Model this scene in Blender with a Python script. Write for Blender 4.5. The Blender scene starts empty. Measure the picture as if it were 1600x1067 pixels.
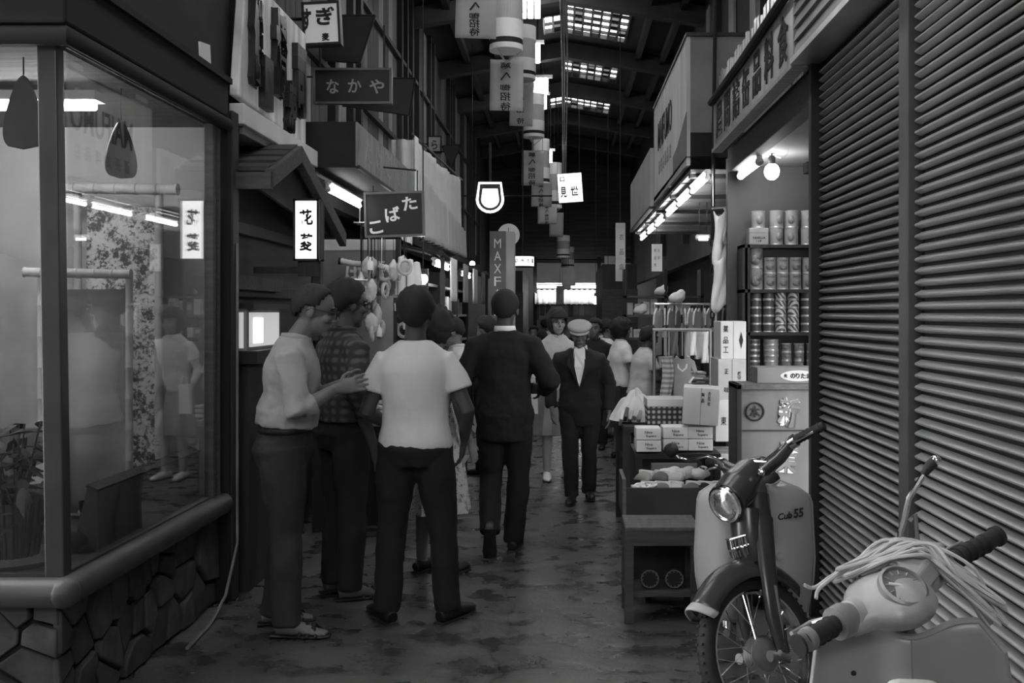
import bpy, bmesh, math, random
import numpy as np
from mathutils import Matrix, Vector, Euler

# ------------------------------------------------------------------ camera, sky, exposure
SC = bpy.context.scene
COL = SC.collection
cam_d = bpy.data.cameras.new('camera'); cam = bpy.data.objects.new('camera', cam_d); COL.objects.link(cam)
cam_d.sensor_width = 36.0; cam_d.lens = 35.0
cam_d.shift_x = -0.05; cam_d.shift_y = -0.0284
cam_d.clip_start = 0.05; cam_d.clip_end = 200
EYE = 1.53
cam.location = (0, 0, EYE); cam.rotation_euler = (math.pi/2, 0, 0)
SC.camera = cam

wd = bpy.data.worlds.new('overcast_sky'); SC.world = wd; wd.use_nodes = True
wd.node_tree.nodes['Background'].inputs[0].default_value = (1, 1, 1, 1)
wd.node_tree.nodes['Background'].inputs[1].default_value = 7.0

SC.view_settings.view_transform = 'Standard'
SC.view_settings.look = 'None'
SC.view_settings.gamma = 1.0
SC.view_settings.use_curve_mapping = False
SC.view_settings.exposure = 0.6
SC.cycles.max_bounces = 8
SC.cycles.transparent_max_bounces = 16
SC.cycles.sample_clamp_indirect = 6.0

F = 35.0/36.0*1600
VX, VY = 880.0, 488.0
def P(px, py, Y):
    """real place of something seen at px, py that stands Y metres down the arcade"""
    return Vector(((px-VX)*Y/F, Y, EYE-(py-VY)*Y/F))
rnd = random.Random(7)

# ------------------------------------------------------------------ materials (all grey: the photograph is black and white)
def mat(name, v, rough=.7, var=.2, scale=6.0, bump=0.0, metal=0.0, stretch=(1,1,1), spec=.4, detail=4.0):
    m = bpy.data.materials.new(name); m.use_nodes = True
    nt = m.node_tree; b = nt.nodes['Principled BSDF']
    b.inputs['Roughness'].default_value = rough; b.inputs['Metallic'].default_value = metal
    b.inputs['Specular IOR Level'].default_value = spec
    if var > 0 or bump > 0:
        tc = nt.nodes.new('ShaderNodeTexCoord'); mp = nt.nodes.new('ShaderNodeMapping')
        mp.inputs['Scale'].default_value = stretch
        nz = nt.nodes.new('ShaderNodeTexNoise'); nz.inputs['Scale'].default_value = scale; nz.inputs['Detail'].default_value = detail
        nt.links.new(tc.outputs['Object'], mp.inputs[0]); nt.links.new(mp.outputs[0], nz.inputs['Vector'])
        r = nt.nodes.new('ShaderNodeMapRange'); r.inputs[1].default_value = .25; r.inputs[2].default_value = .75
        r.inputs[3].default_value = v*(1-var); r.inputs[4].default_value = min(1, v*(1+var))
        nt.links.new(nz.outputs[0], r.inputs[0])
        nt.links.new(r.outputs[0], b.inputs['Base Color'])
        if bump > 0:
            bp = nt.nodes.new('ShaderNodeBump'); bp.inputs['Strength'].default_value = bump; bp.inputs['Distance'].default_value = .02
            nt.links.new(nz.outputs[0], bp.inputs['Height']); nt.links.new(bp.outputs[0], b.inputs['Normal'])
    else:
        b.inputs['Base Color'].default_value = (v, v, v, 1)
    return m
def lamp_mat(name, strength, v=1.0):
    m = bpy.data.materials.new(name); m.use_nodes = True; b = m.node_tree.nodes['Principled BSDF']
    b.inputs['Base Color'].default_value = (v, v, v, 1)
    b.inputs['Emission Color'].default_value = (1, 1, 1, 1); b.inputs['Emission Strength'].default_value = strength
    return m
def thin_glass(name, lo, hi, power, rough=0.0, tint=1.0):
    m = bpy.data.materials.new(name); m.use_nodes = True; nt = m.node_tree; nt.nodes.clear()
    out = nt.nodes.new('ShaderNodeOutputMaterial'); mx = nt.nodes.new('ShaderNodeMixShader')
    tr = nt.nodes.new('ShaderNodeBsdfTransparent'); gl = nt.nodes.new('ShaderNodeBsdfGlossy')
    tr.inputs[0].default_value = (tint, tint, tint, 1); gl.inputs['Roughness'].default_value = rough
    lw = nt.nodes.new('ShaderNodeLayerWeight'); lw.inputs[0].default_value = .5
    pw = nt.nodes.new('ShaderNodeMath'); pw.operation = 'POWER'; pw.inputs[1].default_value = power
    r = nt.nodes.new('ShaderNodeMapRange'); r.inputs[3].default_value = lo; r.inputs[4].default_value = hi
    nt.links.new(lw.outputs['Facing'], pw.inputs[0]); nt.links.new(pw.outputs[0], r.inputs[0])
    nt.links.new(r.outputs[0], mx.inputs[0]); nt.links.new(tr.outputs[0], mx.inputs[1]); nt.links.new(gl.outputs[0], mx.inputs[2])
    nt.links.new(mx.outputs[0], out.inputs[0])
    return m
def cloth_pattern(name, base, dark, scale, kind='floral', rough=.85, thresh=.5):
    m = bpy.data.materials.new(name); m.use_nodes = True; nt = m.node_tree; b = nt.nodes['Principled BSDF']
    b.inputs['Roughness'].default_value = rough
    tc = nt.nodes.new('ShaderNodeTexCoord'); src = tc.outputs['Object']
    cr = nt.nodes.new('ShaderNodeValToRGB')
    if kind == 'floral':
        n1 = nt.nodes.new('ShaderNodeTexVoronoi'); n1.inputs['Scale'].default_value = scale
        n2 = nt.nodes.new('ShaderNodeTexNoise'); n2.inputs['Scale'].default_value = scale*4; n2.inputs['Detail'].default_value = 6
        mix = nt.nodes.new('ShaderNodeMath'); mix.operation = 'MULTIPLY_ADD'; mix.inputs[1].default_value = .3
        nt.links.new(src, n1.inputs['Vector']); nt.links.new(src, n2.inputs['Vector'])
        nt.links.new(n1.outputs['Distance'], mix.inputs[0]); nt.links.new(n2.outputs[0], mix.inputs[2]); n2.inputs['Roughness'].default_value = .7
        nt.links.new(mix.outputs[0], cr.inputs[0])
        e = cr.color_ramp.elements; e[0].position = thresh+.12; e[1].position = thresh+.24
    elif kind == 'check':
        w1 = nt.nodes.new('ShaderNodeTexWave'); w1.bands_direction = 'X'; w1.inputs['Scale'].default_value = scale
        w2 = nt.nodes.new('ShaderNodeTexWave'); w2.bands_direction = 'Z'; w2.inputs['Scale'].default_value = scale
        for w in (w1, w2):
            nt.links.new(src, w.inputs[0]); w.inputs['Distortion'].default_value = .3
        mix = nt.nodes.new('ShaderNodeMath'); mix.operation = 'MULTIPLY'
        nt.links.new(w1.outputs['Fac'], mix.inputs[0]); nt.links.new(w2.outputs['Fac'], mix.inputs[1]); nt.links.new(mix.outputs[0], cr.inputs[0])
        e = cr.color_ramp.elements; e[0].position = .1; e[1].position = .7
    else:
        w1 = nt.nodes.new('ShaderNodeTexWave'); w1.bands_direction = kind; w1.inputs['Scale'].default_value = scale
        w1.inputs['Distortion'].default_value = .6
        nt.links.new(src, w1.inputs[0]); nt.links.new(w1.outputs['Fac'], cr.inputs[0])
        e = cr.color_ramp.elements; e[0].position = .35; e[1].position = .65
    e[0].color = (dark,)*3+(1,); e[1].color = (base,)*3+(1,)
    nt.links.new(cr.outputs[0], b.inputs['Base Color'])
    return m
M = {}
def defm(name, *a, **k): M[name] = mat(name, *a, **k)
defm('black_paint', .012, .45, .2); defm('soft_black', .016, .8, .3, 5); defm('dark_wood', .02, .6, .4, 5, .15, stretch=(6,6,.6))
defm('dark_plank', .035, .7, .4, 4, .15, stretch=(1,.5,5)); defm('mid_wood', .08, .6, .35, 5, .12, stretch=(8,1,8))
defm('pale_wood', .32, .6, .3, 5, .1, stretch=(1,8,8)); defm('grey_wood', .055, .7, .4, 6, .15, stretch=(1,8,8))
defm('stone', .05, .8, .5, 9, .5); defm('stone_light', .065, .8, .5, 11, .5); defm('mortar', .012, .9, .3, 20, .3)
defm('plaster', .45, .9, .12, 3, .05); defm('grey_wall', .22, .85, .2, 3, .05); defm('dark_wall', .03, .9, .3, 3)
defm('white_cloth', .75, .9, .08, 6); defm('cream', .6, .7, .15, 4); defm('grey_cloth', .3, .9, .2, 5)
defm('paper', .55, .8, .08, 3); defm('paper_grey', .45, .8, .15, 4, .1); defm('paper_white', .8, .8, .05, 5)
defm('carton', .4, .85, .12, 7); defm('carton_pale', .55, .85, .1, 7); defm('carton_dark', .16, .85, .2, 7)
defm('ink', .02, .8, 0); defm('white_ink', .8, .7, 0); defm('grey_ink', .3, .8, 0)
defm('steel', .55, .3, .15, 8, metal=.9); defm('chrome', .85, .12, 0, metal=1.0); defm('dull_metal', .25, .45, .25, 8, metal=.5)
defm('rubber', .02, .75, .2, 20); defm('bamboo', .45, .5, .25, 6, stretch=(3,3,.5)); defm('leaf', .015, .5, .4, 20)
defm('soil', .03, .9, .4, 20); defm('tin', .5, .35, .2, 10, metal=.6)
defm('skin', .15, .55, .08, 12, spec=.3); defm('skin_tan', .07, .55, .08, 12, spec=.3); defm('skin_pale', .28, .55, .06, 12, spec=.3)
defm('hair', .012, .75, .3, 40, stretch=(1,1,.2)); defm('grey_hair', .025, .8, .4, 60)
defm('roof_dark', .025, .9, .35, 2, stretch=(1,.3,1)); defm('roof_beam', .045, .8, .3, 4)
M['glass'] = thin_glass('glass', .018, .85, 2.3); M['clear'] = thin_glass('clear', .05, .6, 2.5, .05)
M['tube'] = lamp_mat('tube_light', 15.0); M['bulb'] = lamp_mat('bulb_light', 38.0)
M['lit_paper'] = lamp_mat('lit_paper', 1.1, .8); M['lit_paper_dim'] = lamp_mat('lit_paper_dim', .1, .6)
# ------------------------------------------------------------------ mesh helpers
def chain_matrix(o):
    m = Matrix()
    while o is not None:
        m = o.matrix_basis @ m; o = o.parent
    return m
def tag(o, label=None, cat=None, group=None, kind=None):
    if label: o['label'] = label
    if cat: o['category'] = cat
    if group: o['group'] = group
    if kind: o['kind'] = kind
    return o
def thing(name, label, cat, loc=(0,0,0), rz=0.0, group=None):
    o = bpy.data.objects.new(name, None); COL.objects.link(o)
    o.empty_display_size = .1; o.location = loc; o.rotation_euler = (0, 0, math.radians(rz))
    return tag(o, label, cat, group)
def copy_tree(o, parent=None):
    c = o.copy(); COL.objects.link(c); c.parent = parent
    for ch in o.children: copy_tree(ch, c)
    return c
def rot(ax, deg): return Matrix.Rotation(math.radians(deg), 3, ax)
class MB:
    def __init__(s): s.v = []; s.f = []; s.T = None
    def add(s, vs, fs):
        n = len(s.v)
        s.v += [Vector(v) if s.T is None else s.T @ Vector(v) for v in vs]
        s.f += [tuple(i+n for i in f) for f in fs]
        return s
    def box(s, x0, x1, y0, y1, z0, z1):
        return s.add([(x,y,z) for x in (x0,x1) for y in (y0,y1) for z in (z0,z1)],
                     [(0,1,3,2),(4,6,7,5),(0,4,5,1),(2,3,7,6),(0,2,6,4),(1,5,7,3)])
    def obox(s, c, size, R=None):
        a, b, d = size[0]/2, size[1]/2, size[2]/2; c = Vector(c); R = R or Matrix.Identity(3)
        return s.add([c + R @ Vector((x,y,z)) for x in (-a,a) for y in (-b,b) for z in (-d,d)],
                     [(0,1,3,2),(4,6,7,5),(0,4,5,1),(2,3,7,6),(0,2,6,4),(1,5,7,3)])
    def tube(s, pts, r, n=8, ref=None, caps=True, closed=False):
        """r: number, list of numbers or list of (a, b) half axes; b is measured along ref"""
        pts = [Vector(p) for p in pts]; k = len(pts)
        if not isinstance(r, (list, tuple)): r = [r]*k
        r = [(x, x) if not isinstance(x, (list, tuple)) else x for x in r]
        vs = []; prev = None
        for i, p in enumerate(pts):
            if closed: d = pts[(i+1) % k] - pts[i-1]
            else: d = (pts[min(i+1, k-1)] - pts[max(i-1, 0)])
            d = d.normalized() if d.length > 1e-9 else Vector((0,0,1))
            if ref is not None: u = Vector(ref)
            elif prev is not None: u = prev
            else: u = Vector((0,0,1)) if abs(d.z) < .9 else Vector((0,1,0))
            u = (u - d*u.dot(d))
            if u.length < 1e-6: u = d.orthogonal()
            u.normalize(); w = d.cross(u); prev = u
            for j in range(n):
                a = 2*math.pi*j/n
                vs.append(p + w*(math.cos(a)*r[i][0]) + u*(math.sin(a)*r[i][1]))
        fs = []
        for i in range(k if closed else k-1):
            i2 = (i+1) % k
            for j in range(n):
                fs.append((i*n+j, i*n+(j+1) % n, i2*n+(j+1) % n, i2*n+j))
        if caps and not closed:
            fs.append(tuple(reversed(range(n)))); fs.append(tuple((k-1)*n+j for j in range(n)))
        return s.add(vs, fs)
    def lathe(s, prof, n=16, c=(0,0,0), R=None):
        c = Vector(c); R = R or Matrix.Identity(3); vs = []; fs = []; k = len(prof)
        for (r, z) in prof:
            for j in range(n):
                a = 2*math.pi*j/n; vs.append(c + R @ Vector((r*math.cos(a), r*math.sin(a), z)))
        for i in range(k-1):
            for j in range(n): fs.append((i*n+j, i*n+(j+1) % n, (i+1)*n+(j+1) % n, (i+1)*n+j))
        if prof[0][0] > 1e-5: fs.append(tuple(reversed(range(n))))
        if prof[-1][0] > 1e-5: fs.append(tuple((k-1)*n+j for j in range(n)))
        return s.add(vs, fs)
    def ell(s, c, r, R=None, nu=14, nv=9):
        prof = []
        for i in range(nv+1):
            t = -math.pi/2 + math.pi*i/nv; prof.append((math.cos(t), math.sin(t)))
        c = Vector(c); R = R or Matrix.Identity(3); vs = []; fs = []
        vs.append(c + R @ Vector((0,0,-r[2])))
        for (pr, z) in prof[1:-1]:
            for j in range(nu):
                a = 2*math.pi*j/nu; vs.append(c + R @ Vector((pr*math.cos(a)*r[0], pr*math.sin(a)*r[1], z*r[2])))
        vs.append(c + R @ Vector((0,0,r[2]))); top = len(vs)-1
        for j in range(nu): fs.append((0, 1+(j+1) % nu, 1+j))
        for i in range(nv-2):
            for j in range(nu):
                a = 1+i*nu; fs.append((a+j, a+(j+1) % nu, a+nu+(j+1) % nu, a+nu+j))
        a = 1+(nv-2)*nu
        for j in range(nu): fs.append((a+j, a+(j+1) % nu, top))
        return s.add(vs, fs)
    def prism(s, poly, h, o=(0,0,0), ux=(1,0,0), uy=(0,1,0)):
        """polygon in the plane o + ux, uy, pushed h along ux x uy"""
        o = Vector(o); ux = Vector(ux); uy = Vector(uy); nz = ux.cross(uy).normalized()*h; n = len(poly)
        a = [o+ux*p[0]+uy*p[1] for p in poly]
        return s.add(a+[p+nz for p in a], [tuple(reversed(range(n))), tuple(range(n, 2*n))] + [(i, (i+1) % n, n+(i+1) % n, n+i) for i in range(n)])
    def grid(s, fn, nu, nv):
        vs = [fn(i/nu, j/nv) for j in range(nv+1) for i in range(nu+1)]
        return s.add(vs, [(j*(nu+1)+i, j*(nu+1)+i+1, (j+1)*(nu+1)+i+1, (j+1)*(nu+1)+i) for j in range(nv) for i in range(nu)])
    def mesh(s, name, smooth=True, angle=38):
        me = bpy.data.meshes.new(name); me.from_pydata([tuple(v) for v in s.v], [], s.f)
        bm = bmesh.new(); bm.from_mesh(me); bmesh.ops.recalc_face_normals(bm, faces=bm.faces); bm.to_mesh(me); bm.free()
        if smooth:
            me.shade_smooth()
            if angle: me.set_sharp_from_angle(angle=math.radians(angle))
        return me
    def build(s, name, m, parent=None, label=None, cat=None, group=None, kind=None, smooth=True, bevel=0, world=False, thick=0, angle=38, sub=0, keep=False):
        off = Vector((0,0,0))
        if parent is not None:
            if world:
                inv = chain_matrix(parent).inverted(); s.v = [inv @ v for v in s.v]
        elif not keep:
            a = np.array([tuple(v) for v in s.v]); lo, hi = a.min(0), a.max(0)
            off = Vector(((lo[0]+hi[0])/2, (lo[1]+hi[1])/2, lo[2])); s.v = [v-off for v in s.v]
        me = s.mesh(name, smooth, angle)
        o = bpy.data.objects.new(name, me); COL.objects.link(o); o.location = off; o.parent = parent
        me.materials.append(M[m] if isinstance(m, str) else m)
        if bevel:
            b = o.modifiers.new('bevel', 'BEVEL'); b.width = bevel; b.segments = 2; b.limit_method = 'ANGLE'; b.angle_limit = math.radians(40)
        if thick:
            b = o.modifiers.new('solidify', 'SOLIDIFY'); b.thickness = thick; b.offset = 0
        if sub:
            b = o.modifiers.new('subsurf', 'SUBSURF'); b.levels = sub; b.render_levels = sub
        return tag(o, label, cat, group, kind)
def dup(o, parent, loc=(0,0,0), rz=0):
    c = o.copy(); COL.objects.link(c); c.parent = parent; c.location = loc; c.rotation_euler = (0,0,math.radians(rz)); return c
def frame_matrix(o, ux, uy):
    ux = Vector(ux).normalized(); uy = Vector(uy); uy = (uy-ux*uy.dot(ux)).normalized(); uz = ux.cross(uy)
    m = Matrix((ux, uy, uz)).transposed().to_4x4(); m.translation = Vector(o); return m
_tcache = {}
def glyphs(body, bold=0.0, italic=0.0, extrude=.02):
    key = (body, bold, italic, extrude)
    if key not in _tcache:
        c = bpy.data.curves.new('lettering', 'FONT'); c.body = body; c.align_x = 'CENTER'; c.align_y = 'CENTER'
        c.offset = bold; c.shear = italic; c.extrude = extrude; c.resolution_u = 3
        o = bpy.data.objects.new('lettering_source', c); COL.objects.link(o)
        dg = bpy.context.evaluated_depsgraph_get()
        me = bpy.data.meshes.new_from_object(o.evaluated_get(dg))
        a = np.array([v.co[:] for v in me.vertices])
        fs = [tuple(p.vertices) for p in me.polygons]
        bpy.data.objects.remove(o); bpy.data.meshes.remove(me)
        mid = (a.max(0)+a.min(0))/2; a = a-mid
        _tcache[key] = (a, fs, (a.max(0)-a.min(0)))
    return _tcache[key]
def lettering(items, o, ux, uy, m, parent, name='lettering', bold=.012, italic=0.0, depth=.004, mirror=False):
    """items: (text, cx, cy, width, height) in the plane through o with axes ux, uy (metres)"""
    fm = frame_matrix(o, ux, uy); out = None
    for it in items:
        mb = MB()
        body, cx, cy, w, h = it[:5]
        ang = it[5] if len(it) > 5 else 0
        a, fs, d = glyphs(body, bold, italic)
        sx = w/d[0]; sy = h/d[1]; sz = depth/max(d[2], 1e-4)
        if mirror: sx = -sx
        ca, sa = math.cos(math.radians(ang)), math.sin(math.radians(ang))
        mb.add([fm @ Vector((cx+x*sx*ca-y*sy*sa, cy+x*sx*sa+y*sy*ca, z*sz)) for x, y, z in a], fs)
        out = mb.build(name, m, parent, smooth=False, world=True)
    return out
# ------------------------------------------------------------------ floor
def floor_mat():
    m = bpy.data.materials.new('worn_concrete'); m.use_nodes = True; nt = m.node_tree; b = nt.nodes['Principled BSDF']
    L = nt.links.new; N = nt.nodes.new
    tc = N('ShaderNodeTexCoord')
    n1 = N('ShaderNodeTexNoise'); n1.inputs['Scale'].default_value = 1.3; n1.inputs['Detail'].default_value = 8; n1.inputs['Roughness'].default_value = .65
    mp = N('ShaderNodeMapping'); mp.inputs['Scale'].default_value = (1.0, 1.3, 1)
    n2 = N('ShaderNodeTexNoise'); n2.inputs['Scale'].default_value = 4.2; n2.inputs['Detail'].default_value = 6; n2.inputs['Roughness'].default_value = .6
    n3 = N('ShaderNodeTexNoise'); n3.inputs['Scale'].default_value = 60; n3.inputs['Detail'].default_value = 3
    L(tc.outputs['Object'], n1.inputs['Vector']); L(tc.outputs['Object'], mp.inputs[0]); L(mp.outputs[0], n2.inputs['Vector']); L(tc.outputs['Object'], n3.inputs['Vector'])
    cr = N('ShaderNodeValToRGB'); e = cr.color_ramp.elements
    e[0].position = .30; e[0].color = (.026,)*3+(1,); e[1].position = .56; e[1].color = (.085,)*3+(1,)
    L(n2.outputs[0], cr.inputs[0])
    c2 = N('ShaderNodeValToRGB'); e = c2.color_ramp.elements
    e[0].position = .3; e[0].color = (.6,)*3+(1,); e[1].position = .7; e[1].color = (1.25,)*3+(1,)
    L(n1.outputs[0], c2.inputs[0])
    mu = N('ShaderNodeMix'); mu.data_type = 'RGBA'; mu.blend_type = 'MULTIPLY'; mu.inputs[0].default_value = 1
    L(cr.outputs[0], mu.inputs[6]); L(c2.outputs[0], mu.inputs[7])
    # crack that wanders along the passage
    sx = N('ShaderNodeSeparateXYZ'); L(tc.outputs['Object'], sx.inputs[0])
    n4 = N('ShaderNodeTexNoise'); n4.inputs['Scale'].default_value = 3.0; n4.inputs['Detail'].default_value = 5
    L(tc.outputs['Object'], n4.inputs['Vector'])
    ad = N('ShaderNodeMath'); ad.operation = 'MULTIPLY_ADD'; ad.inputs[1].default_value = .28; L(n4.outputs[0], ad.inputs[0]); L(sx.outputs[0], ad.inputs[2])
    su = N('ShaderNodeMath'); su.operation = 'ADD'; su.inputs[1].default_value = .14; L(ad.outputs[0], su.inputs[0])
    ab = N('ShaderNodeMath'); ab.operation = 'ABSOLUTE'; L(su.outputs[0], ab.inputs[0])
    lt = N('ShaderNodeMapRange'); lt.inputs[1].default_value = .003; lt.inputs[2].default_value = .008; lt.inputs[3].default_value = .3; lt.inputs[4].default_value = 1; L(ab.outputs[0], lt.inputs[0])
    m2 = N('ShaderNodeMix'); m2.data_type = 'RGBA'; m2.blend_type = 'MULTIPLY'; m2.inputs[0].default_value = 1
    L(mu.outputs[2], m2.inputs[6]); L(lt.outputs[0], m2.inputs[7])
    L(m2.outputs[2], b.inputs['Base Color'])
    r = N('ShaderNodeMapRange'); r.inputs[1].default_value = .35; r.inputs[2].default_value = .65; r.inputs[3].default_value = .16; r.inputs[4].default_value = .5
    L(n2.outputs[0], r.inputs[0]); L(r.outputs[0], b.inputs['Roughness'])
    b.inputs['Specular IOR Level'].default_value = .5
    h = N('ShaderNodeMath'); h.operation = 'MULTIPLY_ADD'; h.inputs[1].default_value = .15; L(n3.outputs[0], h.inputs[0]); L(n2.outputs[0], h.inputs[2])
    bp = N('ShaderNodeBump'); bp.inputs['Strength'].default_value = .35; bp.inputs['Distance'].default_value = .03
    L(h.outputs[0], bp.inputs['Height']); L(bp.outputs[0], b.inputs['Normal'])
    return m
MB().box(-6, 6, -8, 32, -.1, 0).build('floor', floor_mat(), kind='structure', smooth=False, keep=True)

EAVE, RIDGE, Y0, Y1 = 5.75, 6.1, -5.0, 28.7
XL, XR = -2.1, 1.95
def roofz(x): return RIDGE - (RIDGE-EAVE)*abs(x)/2.1

# ------------------------------------------------------------------ roof with its glazed openings
# glazed openings (y from, y to, inner x, outer x, panes across, panes along)
NEAR_UNSEEN = [(-1.0,.9), (2.3,4.0), (5.3,7.0), (8.3,9.9)]  # openings out of view over the near end, added for top light
SKY = [(a,b,.03,1.0,4,3) for a,b in NEAR_UNSEEN] + [(11.4,13.0,.03,1.0,4,3)] + [(14.6,16.2,.03,1.0,7,5), (17.4,19.1,.03,1.0,7,5), (20.3,22.0,.03,1.0,7,5)]
LSKY = [(a,b,-.03,-1.0,4,3) for a,b in NEAR_UNSEEN] + [(10.5,11.6,-.02,-.30,2,2), (15.2,16.1,-.02,-.30,2,2), (20.0,22.0,-.02,-.30,2,4)]  # the near ones on this slope are added to light the shutter side
def slope(mb, xa, xb, ya, yb, t=.06):
    mb.add([(xa,ya,roofz(xa)),(xb,ya,roofz(xb)),(xb,yb,roofz(xb)),(xa,yb,roofz(xa)),
            (xa,ya,roofz(xa)+t),(xb,ya,roofz(xb)+t),(xb,yb,roofz(xb)+t),(xa,yb,roofz(xa)+t)],
           [(0,1,2,3),(4,7,6,5),(0,4,5,1),(1,5,6,2),(2,6,7,3),(3,7,4,0)])
def roof_side(name, openings, xend):
    mb = MB(); y = Y0
    for (a, b, xa, xb, nx, ny) in openings:
        slope(mb, 0, xend, y, a)
        if abs(xa) > .001: slope(mb, 0, xa, a, b)
        slope(mb, xb, xend, a, b); y = b
    slope(mb, 0, xend, y, Y1)
    return mb.build(name, 'roof_dark', kind='structure', smooth=False, keep=True)
ceil_r = roof_side('ceiling_right', SKY, XR+.3)
ceil_l = roof_side('ceiling_left', LSKY, XL-.2)
M['pane_clear'] = thin_glass('pane_clear', .0, .2, 3, .3, .95); M['pane_dirty'] = thin_glass('pane_dirty', .0, .2, 3, .3, .16)
M['pane_grey'] = thin_glass('pane_grey', .0, .2, 3, .3, .42)
def glaze(parent, xa, xb, ya, yb, nx, ny, seed):
    r = random.Random(seed); fr = MB(); bar = .03
    for i in range(nx+1):
        x = xa+(xb-xa)*i/nx; fr.add([(x+dx, yy, roofz(x)+dz) for dx in (-bar/2, bar/2) for yy in (ya, yb) for dz in (-.03, .03)],
                                     [(0,1,3,2),(4,6,7,5),(0,4,5,1),(2,3,7,6),(0,2,6,4),(1,5,7,3)])
    fr.build('glazing_frame', 'black_paint', parent, smooth=False)
    fr = MB()
    for j in range(ny+1):
        y = ya+(yb-ya)*j/ny
        fr.add([(x, y+dy, roofz(x)+dz) for x in (xa, xb) for dy in (-.03, .03) for dz in (-.02, .02)],
               [(0,1,3,2),(4,6,7,5),(0,4,5,1),(2,3,7,6),(0,2,6,4),(1,5,7,3)])
    fr.build('glazing_frame', 'black_paint', parent, smooth=False)
    for i in range(nx):
        for j in range(ny):
            x0 = xa+(xb-xa)*i/nx+bar/2; x1 = xa+(xb-xa)*(i+1)/nx-bar/2; y0 = ya+(yb-ya)*j/ny+.03; y1 = ya+(yb-ya)*(j+1)/ny-.03
            mb = MB(); slope(mb, x0, x1, y0, y1, .006)
            k = 'pane_clear' if (i % 2 == 0) ^ (r.random() < .2) else ('pane_grey' if r.random() < .6 else 'pane_dirty')
            mb.build('pane', k, parent, smooth=False)
for q, (a, b, xa, xb, nx, ny) in enumerate(SKY): glaze(ceil_r, xa, xb, a, b, nx, ny, q)
for q, (a, b, xa, xb, nx, ny) in enumerate(LSKY): glaze(ceil_l, xb, xa, a, b, nx, ny, 20+q)
for y in (-4.2, -1.2, 1.75, 4.65, 7.65, 13.8, 16.8, 19.7, 22.6, 25.5):
    mb = MB()
    for sgn, xe in ((1, XR), (-1, XL)):
        x = abs(xe)
        mb.add([(sgn*xx, yy, roofz(xx)-dz) for xx in (0, x) for yy in (y-.09, y+.09) for dz in (.02, .28)],
               [(0,1,3,2),(4,6,7,5),(0,4,5,1),(2,3,7,6),(0,2,6,4),(1,5,7,3)])
    mb.build('roof_beam', 'roof_beam', kind='structure', smooth=False)
for x in (-1.6, -1.1, 1.25, 1.65):
    MB().box(x-.04, x+.04, Y0, Y1, roofz(x)-.14, roofz(x)-.01).build('roof_beam', 'dark_wood', kind='structure', smooth=False)

# ------------------------------------------------------------------ upper walls of the arcade
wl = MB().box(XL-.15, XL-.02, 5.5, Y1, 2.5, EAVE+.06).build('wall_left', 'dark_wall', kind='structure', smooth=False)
r_ = random.Random(3)
M['board_a'] = mat('board_a', .16, .8, .4, 4, .1, stretch=(4,4,.4)); M['board_b'] = mat('board_b', .07, .8, .4, 4, .1, stretch=(4,4,.4)); M['board_c'] = mat('board_c', .27, .8, .35, 4, .1, stretch=(4,4,.4))
y = 5.55
while y < 24:
    w = r_.uniform(.22, .34); k = r_.random()
    MB().box(XL-.02, XL+.015, y, y+w-.02, 2.9, EAVE-.03).build('board', 'board_c' if k < .22 else ('board_a' if k < .5 else 'board_b'), wl, smooth=False, world=True)
    y += w
    if r_.random() < .45:
        MB().box(XL-.02, XL+.08, y, y+.1, 2.7, EAVE).build('post', 'dark_wood', wl, smooth=False, world=True); y += .12
for z in (3.62, 4.7):
    MB().box(XL+.01, XL+.07, 5.6, 24, z, z+.05).build('rail', 'dark_wood', wl, smooth=False, world=True)
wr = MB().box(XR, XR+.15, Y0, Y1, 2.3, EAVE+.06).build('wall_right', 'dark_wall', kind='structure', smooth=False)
for (a, b) in ((8.0, 8.32), (8.7, 9.05), (9.9, 10.2), (11.2, 11.5), (13.0, 13.3)):
    MB().box(XR-.04, XR-.005, a, b, 2.9, EAVE-.2).build('board', 'board_c', wr, smooth=False, world=True)
for a in (7.6, 8.45, 9.4, 12.3, 15.5, 19.0):
    MB().box(XR-.09, XR-.005, a, a+.12, 2.6, EAVE-.1).build('post', 'dark_wood', wr, smooth=False, world=True)
MB().box(-8, XL-.1, Y0, 1.7, 0, EAVE+.06).build('wall_left_light_block', 'grey_wall', kind='structure', smooth=False)  # unseen block added to cut side sky light and pane veil
MB().box(-8, 6, Y0-.3, Y0, 0, 4.4).build('wall_behind_light_block', 'grey_wall', kind='structure', smooth=False)  # unseen wall added to keep bright sky out of the front pane
# shops' dark depths along both sides
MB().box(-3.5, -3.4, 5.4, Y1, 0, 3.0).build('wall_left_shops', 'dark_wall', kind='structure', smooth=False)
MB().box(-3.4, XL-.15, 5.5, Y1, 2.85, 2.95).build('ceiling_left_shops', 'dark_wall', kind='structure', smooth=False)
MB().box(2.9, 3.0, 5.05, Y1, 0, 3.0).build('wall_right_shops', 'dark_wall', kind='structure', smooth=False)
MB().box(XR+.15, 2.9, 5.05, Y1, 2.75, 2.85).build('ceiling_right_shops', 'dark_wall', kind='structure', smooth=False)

# ------------------------------------------------------------------ far end of the arcade
wb = MB().box(-3.4, 2.9, Y1, Y1+.15, 3.05, RIDGE+.1).build('wall_back', 'dark_wall', kind='structure', smooth=False)
z = 3.07
M['end_board'] = mat('end_board', .06, .6, .4, 3, .1, stretch=(.5,1,6))
while z < RIDGE-.05:
    MB().add([(x, yy, zz) for x in (-3.3, 2.85) for (yy, zz) in ((Y1-.05, z), (Y1, z), (Y1, z+.115), (Y1-.02, z+.115))],
             [(0,1,2,3),(4,7,6,5),(0,4,5,1),(1,5,6,2),(2,6,7,3),(3,7,4,0)]).build('board', 'end_board', wb, smooth=False, world=True)
    z += .125

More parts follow.
